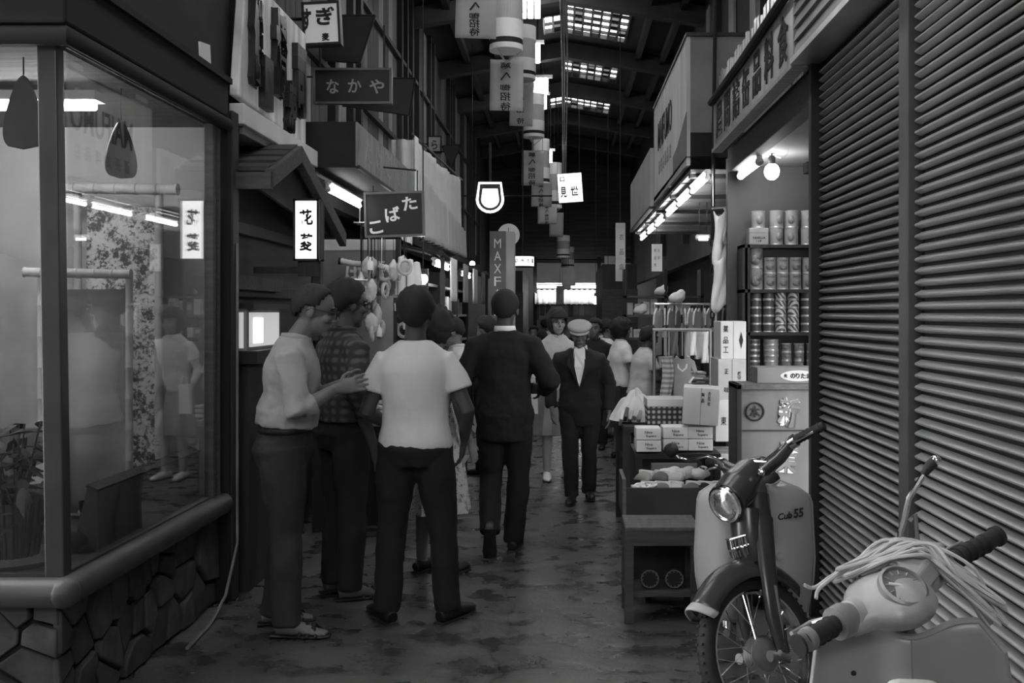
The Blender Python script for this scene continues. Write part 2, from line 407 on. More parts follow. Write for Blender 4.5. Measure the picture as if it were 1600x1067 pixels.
# ------------------------------------------------------------------ shuttered front on one side
XS = 1.3
M['shutter'] = mat('shutter', .24, .33, .45, 5, .04, metal=.3, stretch=(1,.25,6), spec=.6)
sh = MB().box(XS+.03, XS+.06, -1.5, 5.05, 0, 2.9).build('wall_shutter', 'soft_black', kind='structure', smooth=False)
PIT = .0425
def slat_mesh(L):
    mb = MB(); prof = []
    for i in range(7):
        t = i/6; prof.append((-.023*math.sin(math.pi*min(1, t*1.12))**.8, t*PIT*.68))  # slat stops short; black backing in the gap stands for its shaded underside
    prof += [(.006, PIT*.7), (.006, 0)]
    k = len(prof); vs = [(x, y, z) for y in (0, L) for (x, z) in prof]
    mb.add(vs, [(i, (i+1) % k, k+(i+1) % k, k+i) for i in range(k)] + [tuple(range(k)), tuple(reversed(range(k, 2*k)))])
    return mb.mesh('slat')
for (ya, yb) in ((-1.5, 3.655), (3.765, 5.02)):
    me = slat_mesh(yb-ya); me.materials.append(M['shutter'])
    n = int(2.78/PIT)
    for i in range(n):
        o = bpy.data.objects.new('slat', me); COL.objects.link(o); o.parent = sh
        o.location = Vector((XS+.012, ya, .01+i*PIT)) - sh.location
MB().box(XS-.035, XS+.03, 3.66, 3.76, 0, 2.8).build('post', mat('shutter_post', .06, .45, .2), sh, smooth=False, world=True, bevel=.006)
MB().box(XS-.05, XS+.03, 5.02, 5.07, 0, 2.8).build('post', 'black_paint', sh, smooth=False, world=True)
hs = MB().box(1.19, XS+.35, -1.5, 5.04, 2.80, 3.30).build('trim_1', 'dull_metal', kind='structure', smooth=False)
M['hood'] = mat('hood', .2, .45, .3, 6, .05, stretch=(1,.4,1))
for i in range(7):
    z = 2.83+i*.067
    MB().add([(x, y, zz) for y in (-1.5, 5.04) for (x, zz) in ((1.165, z), (1.19, z), (1.19, z+.06), (1.18, z+.06))],
             [(0,1,2,3),(4,7,6,5),(0,4,5,1),(1,5,6,2),(2,6,7,3),(3,7,4,0)]).build('board', 'hood', hs, smooth=False, world=True)
MB().box(1.15, 1.30, -1.5, 5.05, 2.785, 2.815).build('drip_edge', 'steel', hs, smooth=False, world=True)

# ------------------------------------------------------------------ tinned-goods shop behind the shutter's end
YW = 7.87
MB().box(1.3, 2.9, YW, YW+.08, 0, 2.75).build('wall_shop_side', mat('shop_wall', .1, .85, .15, 3), kind='structure', smooth=False)
MB().box(1.3, 1.4, 5.06, YW, 2.63, 2.82).build('beam_shop_front', 'grey_wood', kind='structure', smooth=False, bevel=.006)
MB().box(1.4, 2.9, 5.06, YW, 2.68, 2.75).build('ceiling_shop', 'grey_wall', kind='structure', smooth=False)

# ------------------------------------------------------------------ corner shop with the display window
WX, WY, WE = -1.82, 3.6, 5.25      # street face, front face, far end
def clip(poly, p, q):
    """part of poly nearer to p than to q"""
    out = []; m = (p+q)/2; d = q-p
    for i in range(len(poly)):
        a, b = poly[i], poly[(i+1) % len(poly)]; da, db = (a-m).dot(d), (b-m).dot(d)
        if da <= 0: out.append(a)
        if da*db < 0: out.append(a+(b-a)*(da/(da-db)))
    return out
def stones(parent, o, ux, w, h, n, seed):
    r = random.Random(seed); pts = [Vector((r.uniform(0, w), r.uniform(0, h))) for _ in range(n)]
    for _ in range(2):      # relax
        cells = []
        for i, p in enumerate(pts):
            poly = [Vector((0,0)), Vector((w,0)), Vector((w,h)), Vector((0,h))]
            for j, q in enumerate(pts):
                if i != j and len(poly) > 2: poly = clip(poly, p, q)
            cells.append(poly)
        pts = [(sum(c, Vector((0,0)))/len(c) if len(c) > 2 else p) for c, p in zip(cells, pts)]
    o = Vector(o); ux = Vector(ux); uz = Vector((0,0,1)); nn = ux.cross(uz)
    for c in cells:
        if len(c) < 3: continue
        ctr = sum(c, Vector((0,0)))/len(c); d = r.uniform(.02, .045)
        big = [ctr+(p-ctr)*(1-.012/max(.02, (p-ctr).length)) for p in c]; top = [ctr+(p-ctr)*.86 for p in c]
        k = len(c); vs = [o+ux*p.x+uz*p.y for p in big] + [o+ux*p.x+uz*p.y+nn*(d*r.uniform(.75, 1.1)) for p in top]
        MB().add(vs, [tuple(range(k, 2*k)), tuple(reversed(range(k)))] + [(i, (i+1) % k, k+(i+1) % k, k+i) for i in range(k)]).build(
            'stone', 'stone_light' if r.random() < .4 else 'stone', parent, world=True, bevel=.006, angle=60)
base = MB().box(-6, WX-.03, WY+.03, WE, 0, .5).build('wall_window_base', 'mortar', kind='structure', smooth=False)
stones(base, (-3.0, WY+.03, 0), (1,0,0), 3.0+WX, .5, 24, 4)
stones(base, (WX-.03, WY, 0), (0,1,0), WE-WY, .5, 30, 9)
# rounded timber sill running round the corner
M['sill_wood'] = mat('sill_wood', .06, .45, .25, 5, .08, stretch=(1,1,6))
sill = MB().box(-6, WX-.02, WY+.02, WE, .5, .56).build('trim_2', 'sill_wood', kind='structure', smooth=False)
MB().tube([(WX+.03, WE, .525), (WX+.03, WY-.03, .525)], [(.05,.055)]*2, 12, ref=(0,0,1)).build('nosing', 'sill_wood', sill, world=True)
MB().tube([(WX+.03, WY-.03, .525), (-6, WY-.03, .525)], [(.05,.055)]*2, 12, ref=(0,0,1)).build('nosing', 'sill_wood', sill, world=True)
MB().ell((WX+.03, WY-.03, .525), (.055,.055,.056)).build('nosing', 'sill_wood', sill, world=True)
# header and cornice
M['header'] = mat('header', .008, .8, .3, 4, .05)
head = MB().box(-6, WX+.05, WY-.06, WE+.02, 2.56, 2.74).build('trim_3', 'header', kind='structure', smooth=False, bevel=.01)
MB().tube([(WX+.045, WE, 2.52), (WX+.045, WY-.04, 2.52), (-6, WY-.04, 2.52)], .035, 10).build('roll_moulding', 'header', head, world=True)
MB().box(-6, -1.75, WY-.14, WE+.02, 2.735, 2.765).build('cornice', 'header', head, world=True, smooth=False)
# upper storey of the corner shop, dark boards
ub = MB().box(-6, WX-.02, WY, 5.5, 2.765, EAVE).build('wall_corner_shop', 'dark_wall', kind='structure', smooth=False)
# posts
post = MB().box(-1.90, -1.76, WE, WE+.14, 0, 2.6).build('pillar_window_end', 'header', kind='structure', smooth=False, bevel=.012)
MB().box(-1.78, -1.748, WE+.02, WE+.12, 0, 2.6).build('post_fillet', 'dark_wood', post, world=True, smooth=False, bevel=.006)
MB().box(-6, -1.85, WE+.02, WE+.1, 0, 2.8).build('wall_window_end', 'dark_wall', kind='structure', smooth=False)
# windows
M['mullion'] = mat('mullion', .05, .4, .2, 5, metal=.3)
w1 = MB().box(-6, WX-.05, WY, WY+.03, .56, .585).build('window_1', 'mullion', kind='structure', smooth=False)
MB().box(-5.9, WX-.03, WY+.012, WY+.018, .585, 2.5).build('pane', 'glass', w1, world=True, smooth=False)
w2 = MB().box(WX-.015, WX+.015, WY+.03, WE, .56, .585).build('window_2', 'mullion', kind='structure', smooth=False)
MB().add([(WX-.05, WY-.01, .56), (WX+.02, WY-.01, .56), (WX+.02, WY+.05, .56), (WX-.05, WY+.05, .56), (WX-.08, WY-.01, 2.5), (WX-.01, WY-.01, 2.5), (WX-.01, WY+.05, 2.5), (WX-.08, WY+.05, 2.5)],
         [(0,3,2,1),(4,5,6,7),(0,1,5,4),(1,2,6,5),(2,3,7,6),(3,0,4,7)]).build('corner_mullion', 'mullion', w2, world=True, smooth=False, bevel=.005)
MB().box(WX-.003, WX+.003, WY+.05, WE-.02, .585, 2.5).build('pane', 'glass', w2, world=True, smooth=False)
for yy in (5.10, 5.17):
    MB().box(WX-.02, WX+.03, yy, yy+.035, .56, 2.5).build('jamb', 'grey_wood', w2, world=True, smooth=False, bevel=.006)
# display case inside
MB().box(-4.2, WX-.02, WE-.03, WE+.02, .56, 2.52).build('wall_display_back', 'plaster', kind='structure', smooth=False)
MB().box(-4.25, -4.2, WY+.03, WE, .56, 2.52).build('wall_display_side', 'plaster', kind='structure', smooth=False)
M['ceil_board'] = mat('ceil_board', .12, .8, .5, 9, .2, stretch=(.3,3,1))
MB().box(-4.2, WX-.03, WY+.03, WE-.03, 2.5, 2.56).build('ceiling_display', 'ceil_board', kind='structure', smooth=False)
MB().box(-4.2, WX-.03, WY+.03, WE-.03, .56, .575).build('floor_display', 'grey_wood', kind='structure', smooth=False)
# ------------------------------------------------------------------ signs on the upper fronts
def facing_sign(name, label, x0, x1, y0, y1, Y, depth, face, frame, items, ink='white_ink', fw=.018, group=None, bold=.012, tilt=0, mirror=False, lit=None):
    """sign across the arcade, seen from the front: a box with a raised frame, a face panel and lettering. items in fractions of the face"""
    a, b = P(x0, y1, Y), P(x1, y0, Y); w, h = b.x-a.x, b.z-a.z
    t = thing(name, label, 'sign', ((a.x+b.x)/2, Y+depth/2, a.z), 0, group)
    if tilt: t.rotation_euler.y = math.radians(tilt)
    pn = MB().box(-w/2+fw*.5, w/2-fw*.5, -depth/2+.006, depth/2, fw*.5, h-fw*.5).build('panel', face, t, smooth=False)
    if frame:
        for (p, q, r, s) in ((-w/2, w/2, 0, fw), (-w/2, w/2, h-fw, h), (-w/2, -w/2+fw, fw, h-fw), (w/2-fw, w/2, fw, h-fw)):
            MB().box(p, q, -depth/2-.004, depth/2+.004, r, s).build('frame_bar', frame, t, smooth=False)
    if items:
        lettering([(c, (fx-.5)*w, fy*h, fwid*w, fh*h) + tuple(e) for (c, fx, fy, fwid, fh, *e) in items], chain_matrix(t) @ Vector((0, -depth/2-.001, 0)), chain_matrix(t).to_3x3() @ Vector((1,0,0)), (0,0,1), ink, pn, bold=bold, mirror=mirror)
    return t
def rod(t, a, b, r=.008, m='black_paint', name='rod'): return MB().tube([a, b], r, 6).build(name, m, t, world=True)
M['sign_black'] = mat('sign_black', .012, .4, .3, 6); M['sign_frame'] = mat('sign_frame', .12, .4, .3)
t = facing_sign('shop_sign', 'black board sign with three pale hiragana reading nakaya', 489, 612, 106, 162, 8.0, .05, 'sign_black', 'sign_frame',
    [('な', .25, .48, .16, .4), ('か', .53, .5, .17, .38), ('や', .81, .48, .19, .4)], 'grey_ink', bold=.02)
rod(t, P(500,106,8.03), P(500,40,8.03)); rod(t, P(600,106,8.03), P(600,40,8.03)); rod(t, P(489,120,8.03), Vector((XL,8.03,P(489,120,8.03).z)))
t = facing_sign('shop_sign', 'white signboard with a black brushed character, above the black hiragana board', 474, 533, 2, 70, 7.4, .08, 'lit_paper_dim', 'black_paint',
    [('ぎ', .62, .66, .5, .42), ('す', .12, .6, .26, .5), ('麦', .6, .18, .2, .18)], 'ink', bold=.035, tilt=-3); rod(t, P(480,30,7.44), Vector((XL,7.44,P(0,30,7.44).z)), .012)
def trapezoid(label, pts, Y, d=.04):
    w = [P(x, y, Y) for x, y in pts]; c = sum(w, Vector())/len(w)
    t = thing('hanging_board', label, 'board', (c.x, Y, min(p.z for p in w)))
    mb = MB(); n = len(w); mb.add(w+[p+Vector((0,d,0)) for p in w], [tuple(range(n)), tuple(reversed(range(n, 2*n)))]+[(i,(i+1)%n,n+(i+1)%n,n+i) for i in range(n)])
    mb.build('panel', 'sign_black', t, world=True, smooth=False)
    for i in range(n):
        MB().tube([w[i], w[(i+1)%n]], .009, 6).build('edge_strip', 'soft_black', t, world=True)
    q = Vector((c.x, Y+d*.5, max(p.z for p in w)-.1)); rod(t, q, Vector((XL, q.y, q.z)), .012, name='bracket')
    return t
trapezoid('black trapezoid board hanging behind the white brushed signboard', [(478,72),(470,92),(562,98),(586,24),(534,24)], 8.6)
trapezoid('black trapezoid board jutting out behind the black hiragana sign', [(520,163),(640,180),(649,122),(612,122),(600,150)], 9.4)
trapezoid('small black trapezoid board beyond the white cloth banner top', [(690,228),(706,262),(719,226)], 14.6)
t = facing_sign('shop_sign', 'small grey sign with a dark blot behind the white banner', 668, 690, 212, 240, 14.8, .05, 'paper_grey', 'black_paint', [('ら', .5, .5, .4, .5)], 'ink'); rod(t, P(675,225,14.83), Vector((XL,14.83,P(0,225,14.83).z)), .012)

# carved characters on the long pale board over the corner
def side_box(name, label, cat, X0, X1, Ya, Yb, za, zb, m, bevel=.006):
    t = thing(name, label, cat, ((X0+X1)/2, (Ya+Yb)/2, za))
    MB().box(X0, X1, Ya, Yb, za, zb).build('panel', m, t, world=True, smooth=False, bevel=bevel)
    return t
M['carved_board'] = mat('carved_board', .7, .6, .55, 2.5, .1, stretch=(1,4,.5)); M['carved'] = mat('carved', .02, .35, .5, 14, .3)
t = thing('carved_sign', 'long pale board with raised black carved characters along the roof edge', 'sign', (-1.78, 6.05, 2.7))
v = [(-1.80,5.36,2.70),(-1.80,6.77,2.66),(-1.80,6.77,3.42),(-1.80,5.50,3.42)]
MB().add(v+[(x+.05,y,z) for x,y,z in v], [(0,1,2,3),(4,7,6,5),(0,4,5,1),(1,5,6,2),(2,6,7,3),(3,7,4,0)]).build('panel', 'carved_board', t, world=True, smooth=False, bevel=.008)
for (c, yy, zc, w, h) in (('鮮', 5.60, 3.05, .17, .50), ('一', 5.80, 2.86, .17, .30), ('橋', 6.06, 3.10, .24, .52), ('寿', 6.30, 2.83, .18, .33), ('司', 6.53, 3.04, .22, .46)):
    lettering([(c, 0, 0, w, h)], (-1.735, yy, zc), (0,1,0), (0,0,1), 'carved', t, name='carved_character', bold=.05, depth=.05)
    MB().box(-1.752, -1.742, yy-w*.42, yy+w*.42, zc-h*.5, zc+h*.5).build('character_backing', 'carved', t, world=True, smooth=False, bevel=.003)
side_box('fascia_board', 'pale fascia board running under the carved sign', 'board', -1.80, -1.72, 5.36, 6.98, 2.545, 2.658, 'cream')
side_box('soffit_board', 'grey soffit board under the pale fascia over the entrance', 'board', -2.1, -1.74, 5.42, 6.98, 2.50, 2.543, 'grey_wall')
# diagonal dark sign pieces above the corner shop
t = thing('roof_sign', 'dark slanted signboard with pale strokes above the display window cornice', 'sign', (-1.95, 5.2, 2.77))
MB().add([(-1.98,4.7,2.77),(-1.98,5.35,2.77),(-1.98,5.62,3.6),(-1.98,4.97,3.6),(-1.93,4.7,2.77),(-1.93,5.35,2.77),(-1.93,5.62,3.6),(-1.93,4.97,3.6)],
         [(0,1,2,3),(4,7,6,5),(0,4,5,1),(1,5,6,2),(2,6,7,3),(3,7,4,0)]).build('panel', 'sign_black', t, world=True, smooth=False)
lettering([('川', 0, 0, .2, .32)], (-1.928, 5.2, 3.2), (0,1,0), (0,0,1), 'grey_ink', t)
t = thing('price_card', 'small white card tucked above the dark cornice', 'card', (-1.8, 5.0, 2.77))
MB().obox((0, 0, .06), (.01, .14, .1), rot('X', 8)).build('sheet', 'paper_white', t, smooth=False)

# tobacco sign hung on a rod
t = facing_sign('tobacco_sign', 'black tobacco sign with white slanting hiragana hung before the white banner', 570, 664, 299, 370, 8.0, .04, 'sign_black', 'sign_frame',
    [('た', .76, .73, .24, .3, 8), ('ば', .47, .5, .25, .32, 8), ('こ', .19, .22, .22, .28, 8)], 'white_ink', bold=.025, tilt=-1.6)
rod(t, P(520,254,8.02), P(650,266,8.02), .008); rod(t, P(583,302,8.02), P(583,260,8.02), .005); rod(t, P(652,302,8.02), P(652,266,8.02), .005)

# projecting shop canopy box and its long signed face
t = thing('canopy_box', 'dark boxed shop canopy with a weathered signed side face', 'canopy', (-1.65, 8.3, 2.55))
MB().box(-1.84, -1.46, 7.0, 9.6, 2.55, 2.87).build('box_body', 'soft_black', t, world=True, smooth=False)
MB().box(-1.46, -1.448, 7.0, 9.6, 2.56, 2.87).build('side_panel', mat('weathered', .22, .6, .5, 4, .1, stretch=(1,5,.6)), t, world=True, smooth=False)
lettering([(c, i*.42-.9, 0, .24, .18) for i, c in enumerate('たばこ雑貨')], (-1.446, 8.3, 2.73), (0,1,0), (0,0,1), 'grey_ink', t)
MB().box(-1.45, -1.43, 7.0, 9.6, 2.54, 2.565).build('edge_strip', 'black_paint', t, world=True, smooth=False)
def fluorescent(label, a, b, r=.019, housing=True, group='fluorescent tubes'):
    a, b = Vector(a), Vector(b); d = (b-a).normalized()
    t = thing('fluorescent_lamp', label, 'lamp', ((a+b)/2), 0, group)
    MB().tube([a+d*.02, b-d*.02], r, 10).build('tube', 'tube', t, world=True)
    for p, q in ((a, a+d*.02), (b-d*.02, b)): MB().tube([p, q], r*1.15, 10).build('end_cap', 'steel', t, world=True)
    if housing:
        up = Vector((0,0,r*2.6))
        MB().tube([a+up, b+up], [(r*1.6, r)]*2, 6, ref=(0,0,1)).build('housing', 'paper_white', t, world=True)
        for p in (a, b): MB().tube([p, p+up], r*.8, 6).build('socket', 'paper_white', t, world=True)
    return t
fluorescent('bare fluorescent tube slanting under the dark canopy box', (-1.74, 7.35, 2.44), (-1.74, 8.5, 2.44))
fluorescent('short fluorescent tube at the far end under the canopy box', (-1.62, 8.75, 2.47), (-1.62, 9.4, 2.47))

# lantern with two characters, on a bracket
a, b = P(457, 407, 5.75), P(497, 310, 5.75)
t = thing('box_lantern', 'lit white box lantern with two black brushed kanji', 'lantern', ((a.x+b.x)/2, 5.83, a.z))
w, h = b.x-a.x, b.z-a.z
MB().box(-w/2+.012, w/2-.012, -.06, .06, .012, h-.012).build('paper_shade', 'lit_paper', t, smooth=False)
for sx in (-1, 1):
    for sy in (-1, 1): MB().obox((sx*(w/2-.006), sy*.062, h/2), (.012, .012, h)).build('frame_bar', 'black_paint', t, smooth=False)
for z in (.006, h-.006):
    MB().obox((0, 0, z), (w, .136, .012)).build('frame_bar', 'black_paint', t, smooth=False)
MB().box(-w/2+.02, w/2-.01, -.04, .04, -.09, 0).build('bracket', 'dark_wood', t, smooth=False)
MB().box(w/2-.05, w/2+.0, -.02, .05, -.2, h).build('bracket', 'dark_wood', t, smooth=False, bevel=.004)
MB().obox((-.16, .04, -.05), (.34, .04, .04)).build('wall_arm', 'dark_wood', t, smooth=False)
lettering([('花', -.0, h*.70, w*.5, h*.26, 6), ('菱', .0, h*.30, w*.5, h*.29, -3)], chain_matrix(t) @ Vector((0, -.061, 0)), (1,0,0), (0,0,1), 'ink', t, bold=.03)

# small gabled roof over the restaurant entrance
t = thing('entrance_roof', 'small dark gabled timber roof over the restaurant entrance', 'roof', (-1.7, 6.0, 2.05))
Rg, Ln, Rf = (5.92, 2.49), (5.33, 2.27), (7.12, 2.07)
def roof_plank(ya, za, yb, zb, m='dark_plank'):
    mb = MB(); mb.add([(x, y, z+dz) for x in (-2.6, -1.58) for (y, z) in ((ya, za), (yb, zb)) for dz in (0, .025)], [(0,1,3,2),(4,6,7,5),(0,4,5,1),(2,3,7,6),(0,2,6,4),(1,5,7,3)])
    mb.build('plank', m, t, world=True, smooth=False)
for i in range(4):
    f0, f1 = i/4, (i+.97)/4; roof_plank(Rg[0]+(Ln[0]-Rg[0])*f0, Rg[1]+(Ln[1]-Rg[1])*f0+.012*(4-i)*.3, Rg[0]+(Ln[0]-Rg[0])*f1, Rg[1]+(Ln[1]-Rg[1])*f1+.018)
for i in range(8):
    f0, f1 = i/8, (i+.97)/8; roof_plank(Rg[0]+(Rf[0]-Rg[0])*f0, Rg[1]+(Rf[1]-Rg[1])*f0, Rg[0]+(Rf[0]-Rg[0])*f1, Rg[1]+(Rf[1]-Rg[1])*f1)
for (p, q) in ((Rg, Ln), (Rg, Rf)):
    mb = MB(); mb.add([(x, y, z+dz) for x in (-1.60, -1.55) for (y, z) in (p, q) for dz in (-.07, .03)], [(0,1,3,2),(4,6,7,5),(0,4,5,1),(2,3,7,6),(0,2,6,4),(1,5,7,3)])
    mb.build('barge_board', 'grey_wood', t, world=True, smooth=False, bevel=.004)
MB().box(-2.6, -1.56, 5.31, 5.35, 2.19, 2.28).build('eave_board', 'grey_wood', t, world=True, smooth=False)
MB().prism([(5.36, 2.2), (7.0, 2.06), (7.0, 2.1), (5.92, 2.47)], .02, (-1.66,0,0), (0,1,0), (0,0,1)).build('gable_infill', 'soft_black', t, world=True, smooth=False)
# dark restaurant front under it: a boarded front with a low lit window
fr = MB().box(-1.98, -1.90, 5.4, 7.5, 0, 2.3).build('wall_restaurant', 'dark_plank', kind='structure', smooth=False)
for i in range(9):
    MB().box(-1.90, -1.88, 5.42+i*.23, 5.42+i*.23+.21, 0.02, .95).build('plank', 'dark_wood', fr, smooth=False, world=True)
for z in (.95, 1.32, 1.62, 1.98): MB().box(-1.90, -1.84, 5.4, 7.5, z, z+.07).build('rail', 'dark_wood', fr, smooth=False, world=True, bevel=.005)
MB().box(-2.05, -1.80, 5.4, 6.4, 1.66, 1.74).build('shelf_rail', 'grey_wood', fr, smooth=False, world=True)
M['lit_case'] = lamp_mat('lit_case', .25, .6)
t = thing('lit_case', 'small lit glass display case behind the man in the pale shirt', 'case', (-1.78, 5.75, 1.27))
MB().box(-1.835, -1.72, 5.42, 6.05, 1.32, 1.55).build('case_body', 'grey_wall', t, world=True, smooth=False)
MB().box(-1.83, -1.74, 5.405, 5.42, 1.335, 1.53).build('lit_face', 'lit_case', t, world=True, smooth=False)
MB().box(-1.72, -1.712, 5.45, 6.0, 1.34, 1.53).build('lit_side', 'lit_case', t, world=True, smooth=False)
MB().box(-1.72, -1.705, 5.50, 5.66, 1.36, 1.5).build('price_card', 'lit_paper', t, world=True, smooth=False)  # card given its own glow as the bright patch of the case
MB().box(-1.835, -1.66, 5.40, 6.1, 1.25, 1.32).build('case_base', 'black_paint', t, world=True, smooth=False)
MB().box(-1.835, -1.68, 5.40, 6.1, 1.55, 1.58).build('case_top', 'black_paint', t, world=True, smooth=False)
MB().box(-1.835, -1.72, 5.45, 6.05, 0.0, 1.25).build('case_stand', 'dark_wood', t, world=True, smooth=False)

# white cloth banner along the far stalls
t = thing('cloth_banner', 'long white pleated cloth banner hung along the stall fronts', 'banner', (-1.46, 12, 2.3))
def ban(u, v):
    Y = 9.7+4.7*u; top = 3.25+.2*u-.06*math.sin(math.pi*u); bot = 2.28+.06*u
    return (-1.465+.035*math.sin(u*60)*(.3+.7*v)+.02*math.sin(u*23+1), Y, top+(bot-top)*v)
MB().grid(ban, 120, 12).build('cloth', 'white_cloth', t, world=True, thick=.006, angle=0)
def ban2(u, v):
    Y = 9.9+4.5*u; top = 2.95-.25*u; bot = 2.27+.05*u
    return (-1.42+.035*math.sin(u*70)*(.3+.7*v), Y, top+(bot-top)*v)
MB().grid(ban2, 110, 10).build('cloth', 'paper', t, world=True, thick=.006, angle=0)
rod(t, (-1.47, 9.6, 3.26), (-1.47, 14.5, 3.46), .012, name='rod')
t = thing('cloth_banner', 'narrow near end panel of white cloth facing the passage', 'banner', (-1.55, 9.6, 2.3))
MB().grid(lambda u, v: (-1.66+.2*u+.012*math.sin(u*14+2*v), 9.62+.03*math.sin(u*9), 3.2-.9*v-.12*u*v), 16, 12).build('cloth', 'cream', t, world=True, thick=.006, angle=0)

# further signs down the arcade
t = thing('neon_sign', 'shield shaped neon sign with glowing white centre', 'sign', P(766, 333, 17))
c = P(766, 309, 17)-P(766, 333, 17)
def shield(w, h, n=10):
    pts = [(-w*.84, h), (w*.84, h), (w, -.15*h)]
    pts += [(w*math.cos(math.pi*i/n), -.15*h-(h*.85)*math.sin(math.pi*i/n)) for i in range(1, n)]
    return pts + [(-w, -.15*h)]
k = 17/F
MB().prism([(x+c.x, z+c.z) for x, z in shield(17*k, 20*k)], -.04, (0,0,0), (1,0,0), (0,0,1)).build('panel', 'sign_black', t, smooth=False)
MB().prism([(x+c.x, z+c.z-1*k) for x, z in shield(14*k, 15*k)], -.01, (0,-.03,0), (1,0,0), (0,0,1)).build('lit_centre', 'lit_paper', t, smooth=False)
o = MB(); o.tube([(x+c.x, -.05, z+c.z) for x, z in shield(20*k, 22.5*k)], 2.0*k, 8, closed=True); o.build('neon_tube', lamp_mat('neon', 1.6), t)
MB().box(-.02, .02, -.03, .02, .5, 1.2).build('hanger', 'black_paint', t)
rod(t, (-.19, 17, P(0,306,17).z), (XL, 17, P(0,306,17).z), .015)
a, b = P(765, 520, 13), P(803, 361, 13)
t = thing('pillar_sign', 'tall grey pillar sign with white vertical letters', 'sign', ((a.x+b.x)/2, 13.1, 0))
w = b.x-a.x
MB().box(-w/2, w*.17, -.1, .1, 1.2, b.z).build('panel', mat('pillar_face', .14, .6, .15), t, smooth=False, bevel=.004)
MB().box(w*.17, w/2, -.09, .3, 1.2, b.z-.005).build('side_panel', 'paper_grey', t, smooth=False)
lettering([(c, 0, b.z-.16-i*.165, .09, .12) for i, c in enumerate('MAXFACTOR')], ((a.x+b.x)/2-w*.17, 12.995, 0), (1,0,0), (0,0,1), 'white_ink', t, bold=.0)
MB().box(-w*.25, w*.25, -.02, .1, 0, 1.2).build('pole', 'dark_wood', t, smooth=False)
c = P(795, 367, 14)
t = thing('wall_clock', 'round white disc sign standing behind the pillar sign', 'sign', (c.x, 14, c.z-.15))
MB().lathe([(0,0),(.15,0),(.155,.02),(.155,.05),(0,.05)], 28, (0,0,.15), rot('X', 90)).build('disc', 'paper_white', t)
MB().box(-.004, .004, -.054, -.05, .15, .25).build('mark', 'ink', t); MB().box(-.004, .07, -.054, -.05, .146, .154).build('mark', 'ink', t)
rod(t, (0+c.x, 14.03, c.z-.15), (c.x, 14.03, c.z-.6), .015)
c = P(817, 408, 15.3)
t = thing('drum_sign', 'lit white drum sign with a ring of black characters', 'sign', (c.x, 15.3, c.z-.085))
MB().lathe([(0,0),(.17,0),(.17,.16),(0,.16)], 28).build('drum', 'lit_paper', t)
for z in (0, .16): MB().lathe([(.172,z-.008),(.178,z),(.172,z+.008)], 28).build('ring', 'ink', t)
for i, cch in enumerate('名店街市場'):
    an = math.radians(-150+i*30); lettering([(cch, 0, 0, .055, .07)], (c.x+.173*math.cos(an), 15.3+.173*math.sin(an), c.z), (-math.sin(an), math.cos(an), 0), (0,0,1), 'ink', t)
rod(t, (c.x, 15.3, c.z+.06), (c.x, 15.3, RIDGE-.1), .01)
t = facing_sign('hanging_sign', 'white lit hanging sign with two black kanji under the roof', 873, 912, 270, 316, 18, .06, 'lit_paper', None, [('見', .22, .36, .26, .36), ('世', .66, .38, .3, .32), ('口', .2, .8, .18, .16)], 'ink', tilt=-4, bold=.03)
rod(t, P(880,270,18.03), P(880,140,18.03), .006); rod(t, P(905,268,18.03), P(905,140,18.03), .006)
for z in (.17, .37): MB().box(-.23, .23, -.04, -.035, z, z+.006).build('wire', 'ink', t)

# ------------------------------------------------------------------ signs along the shuttered side
M['gold_sign'] = mat('gold_sign', .3, .35, .5, 3, .05, stretch=(1,4,.5), metal=.3)
t = thing('long_sign', 'long glossy signboard with dark brushed kanji over the tinned goods shop', 'sign', (1.25, 6.4, 2.8))
MB().box(1.17, 1.22, 5.06, 7.75, 2.80, 3.15).build('panel', 'gold_sign', t, world=True, smooth=False, bevel=.006)
lettering([(c, 2.45-i*.36, 0, .25, .26) for i, c in enumerate('食料品缶詰問屋')], (1.168, 7.75, 2.975), (0,-1,0), (0,0,1), 'ink', t, bold=.02)
MB().box(1.16, 1.24, 5.06, 7.78, 2.775, 2.80).build('lower_trim', 'pale_wood', t, world=True, smooth=False)
MB().tube([(1.15, 5.06, 3.17), (1.15, 6.4, 3.15), (1.15, 7.75, 3.16)], .028, 8).build('cable_trunk', 'soft_black', t, world=True)
for i in range(26):
    y = 5.1+i*.1; MB().obox((1.2, y, 3.26+.02*math.sin(i*1.9)), (.012, .07, .16), rot('X', 12*math.sin(i*2.3))).build('tin_scallop', 'steel', t, world=True, smooth=False)
t = thing('sign_box', 'pale boxed sign with black roman letters over the clothing stall', 'sign', (1.15, 9.8, 2.77))
M['sign_pale'] = mat('sign_pale', .55, .7, .25, 2.5, .03, stretch=(1,2,.4)); M['sign_end'] = mat('sign_end', .22, .7, .2, 3)
MB().add([(1.03,8.3,2.82),(1.03,11.3,2.78),(1.03,11.3,3.83),(1.03,8.3,3.83),(1.06,8.3,2.82),(1.06,11.3,2.78),(1.06,11.3,3.83),(1.06,8.3,3.83)],
         [(0,1,2,3),(4,7,6,5),(0,4,5,1),(1,5,6,2),(2,6,7,3),(3,7,4,0)]).build('front_panel', 'sign_pale', t, world=True, smooth=False)
MB().box(1.06, 1.9, 8.3, 8.33, 3.03, 3.83).build('end_panel', 'sign_end', t, world=True, smooth=False)
MB().box(1.06, 1.9, 8.3, 8.33, 2.83, 3.03).build('end_panel', 'soft_black', t, world=True, smooth=False)
MB().box(1.02, 1.92, 8.28, 11.32, 3.83, 3.86).build('top_edge', 'black_paint', t, world=True, smooth=False)
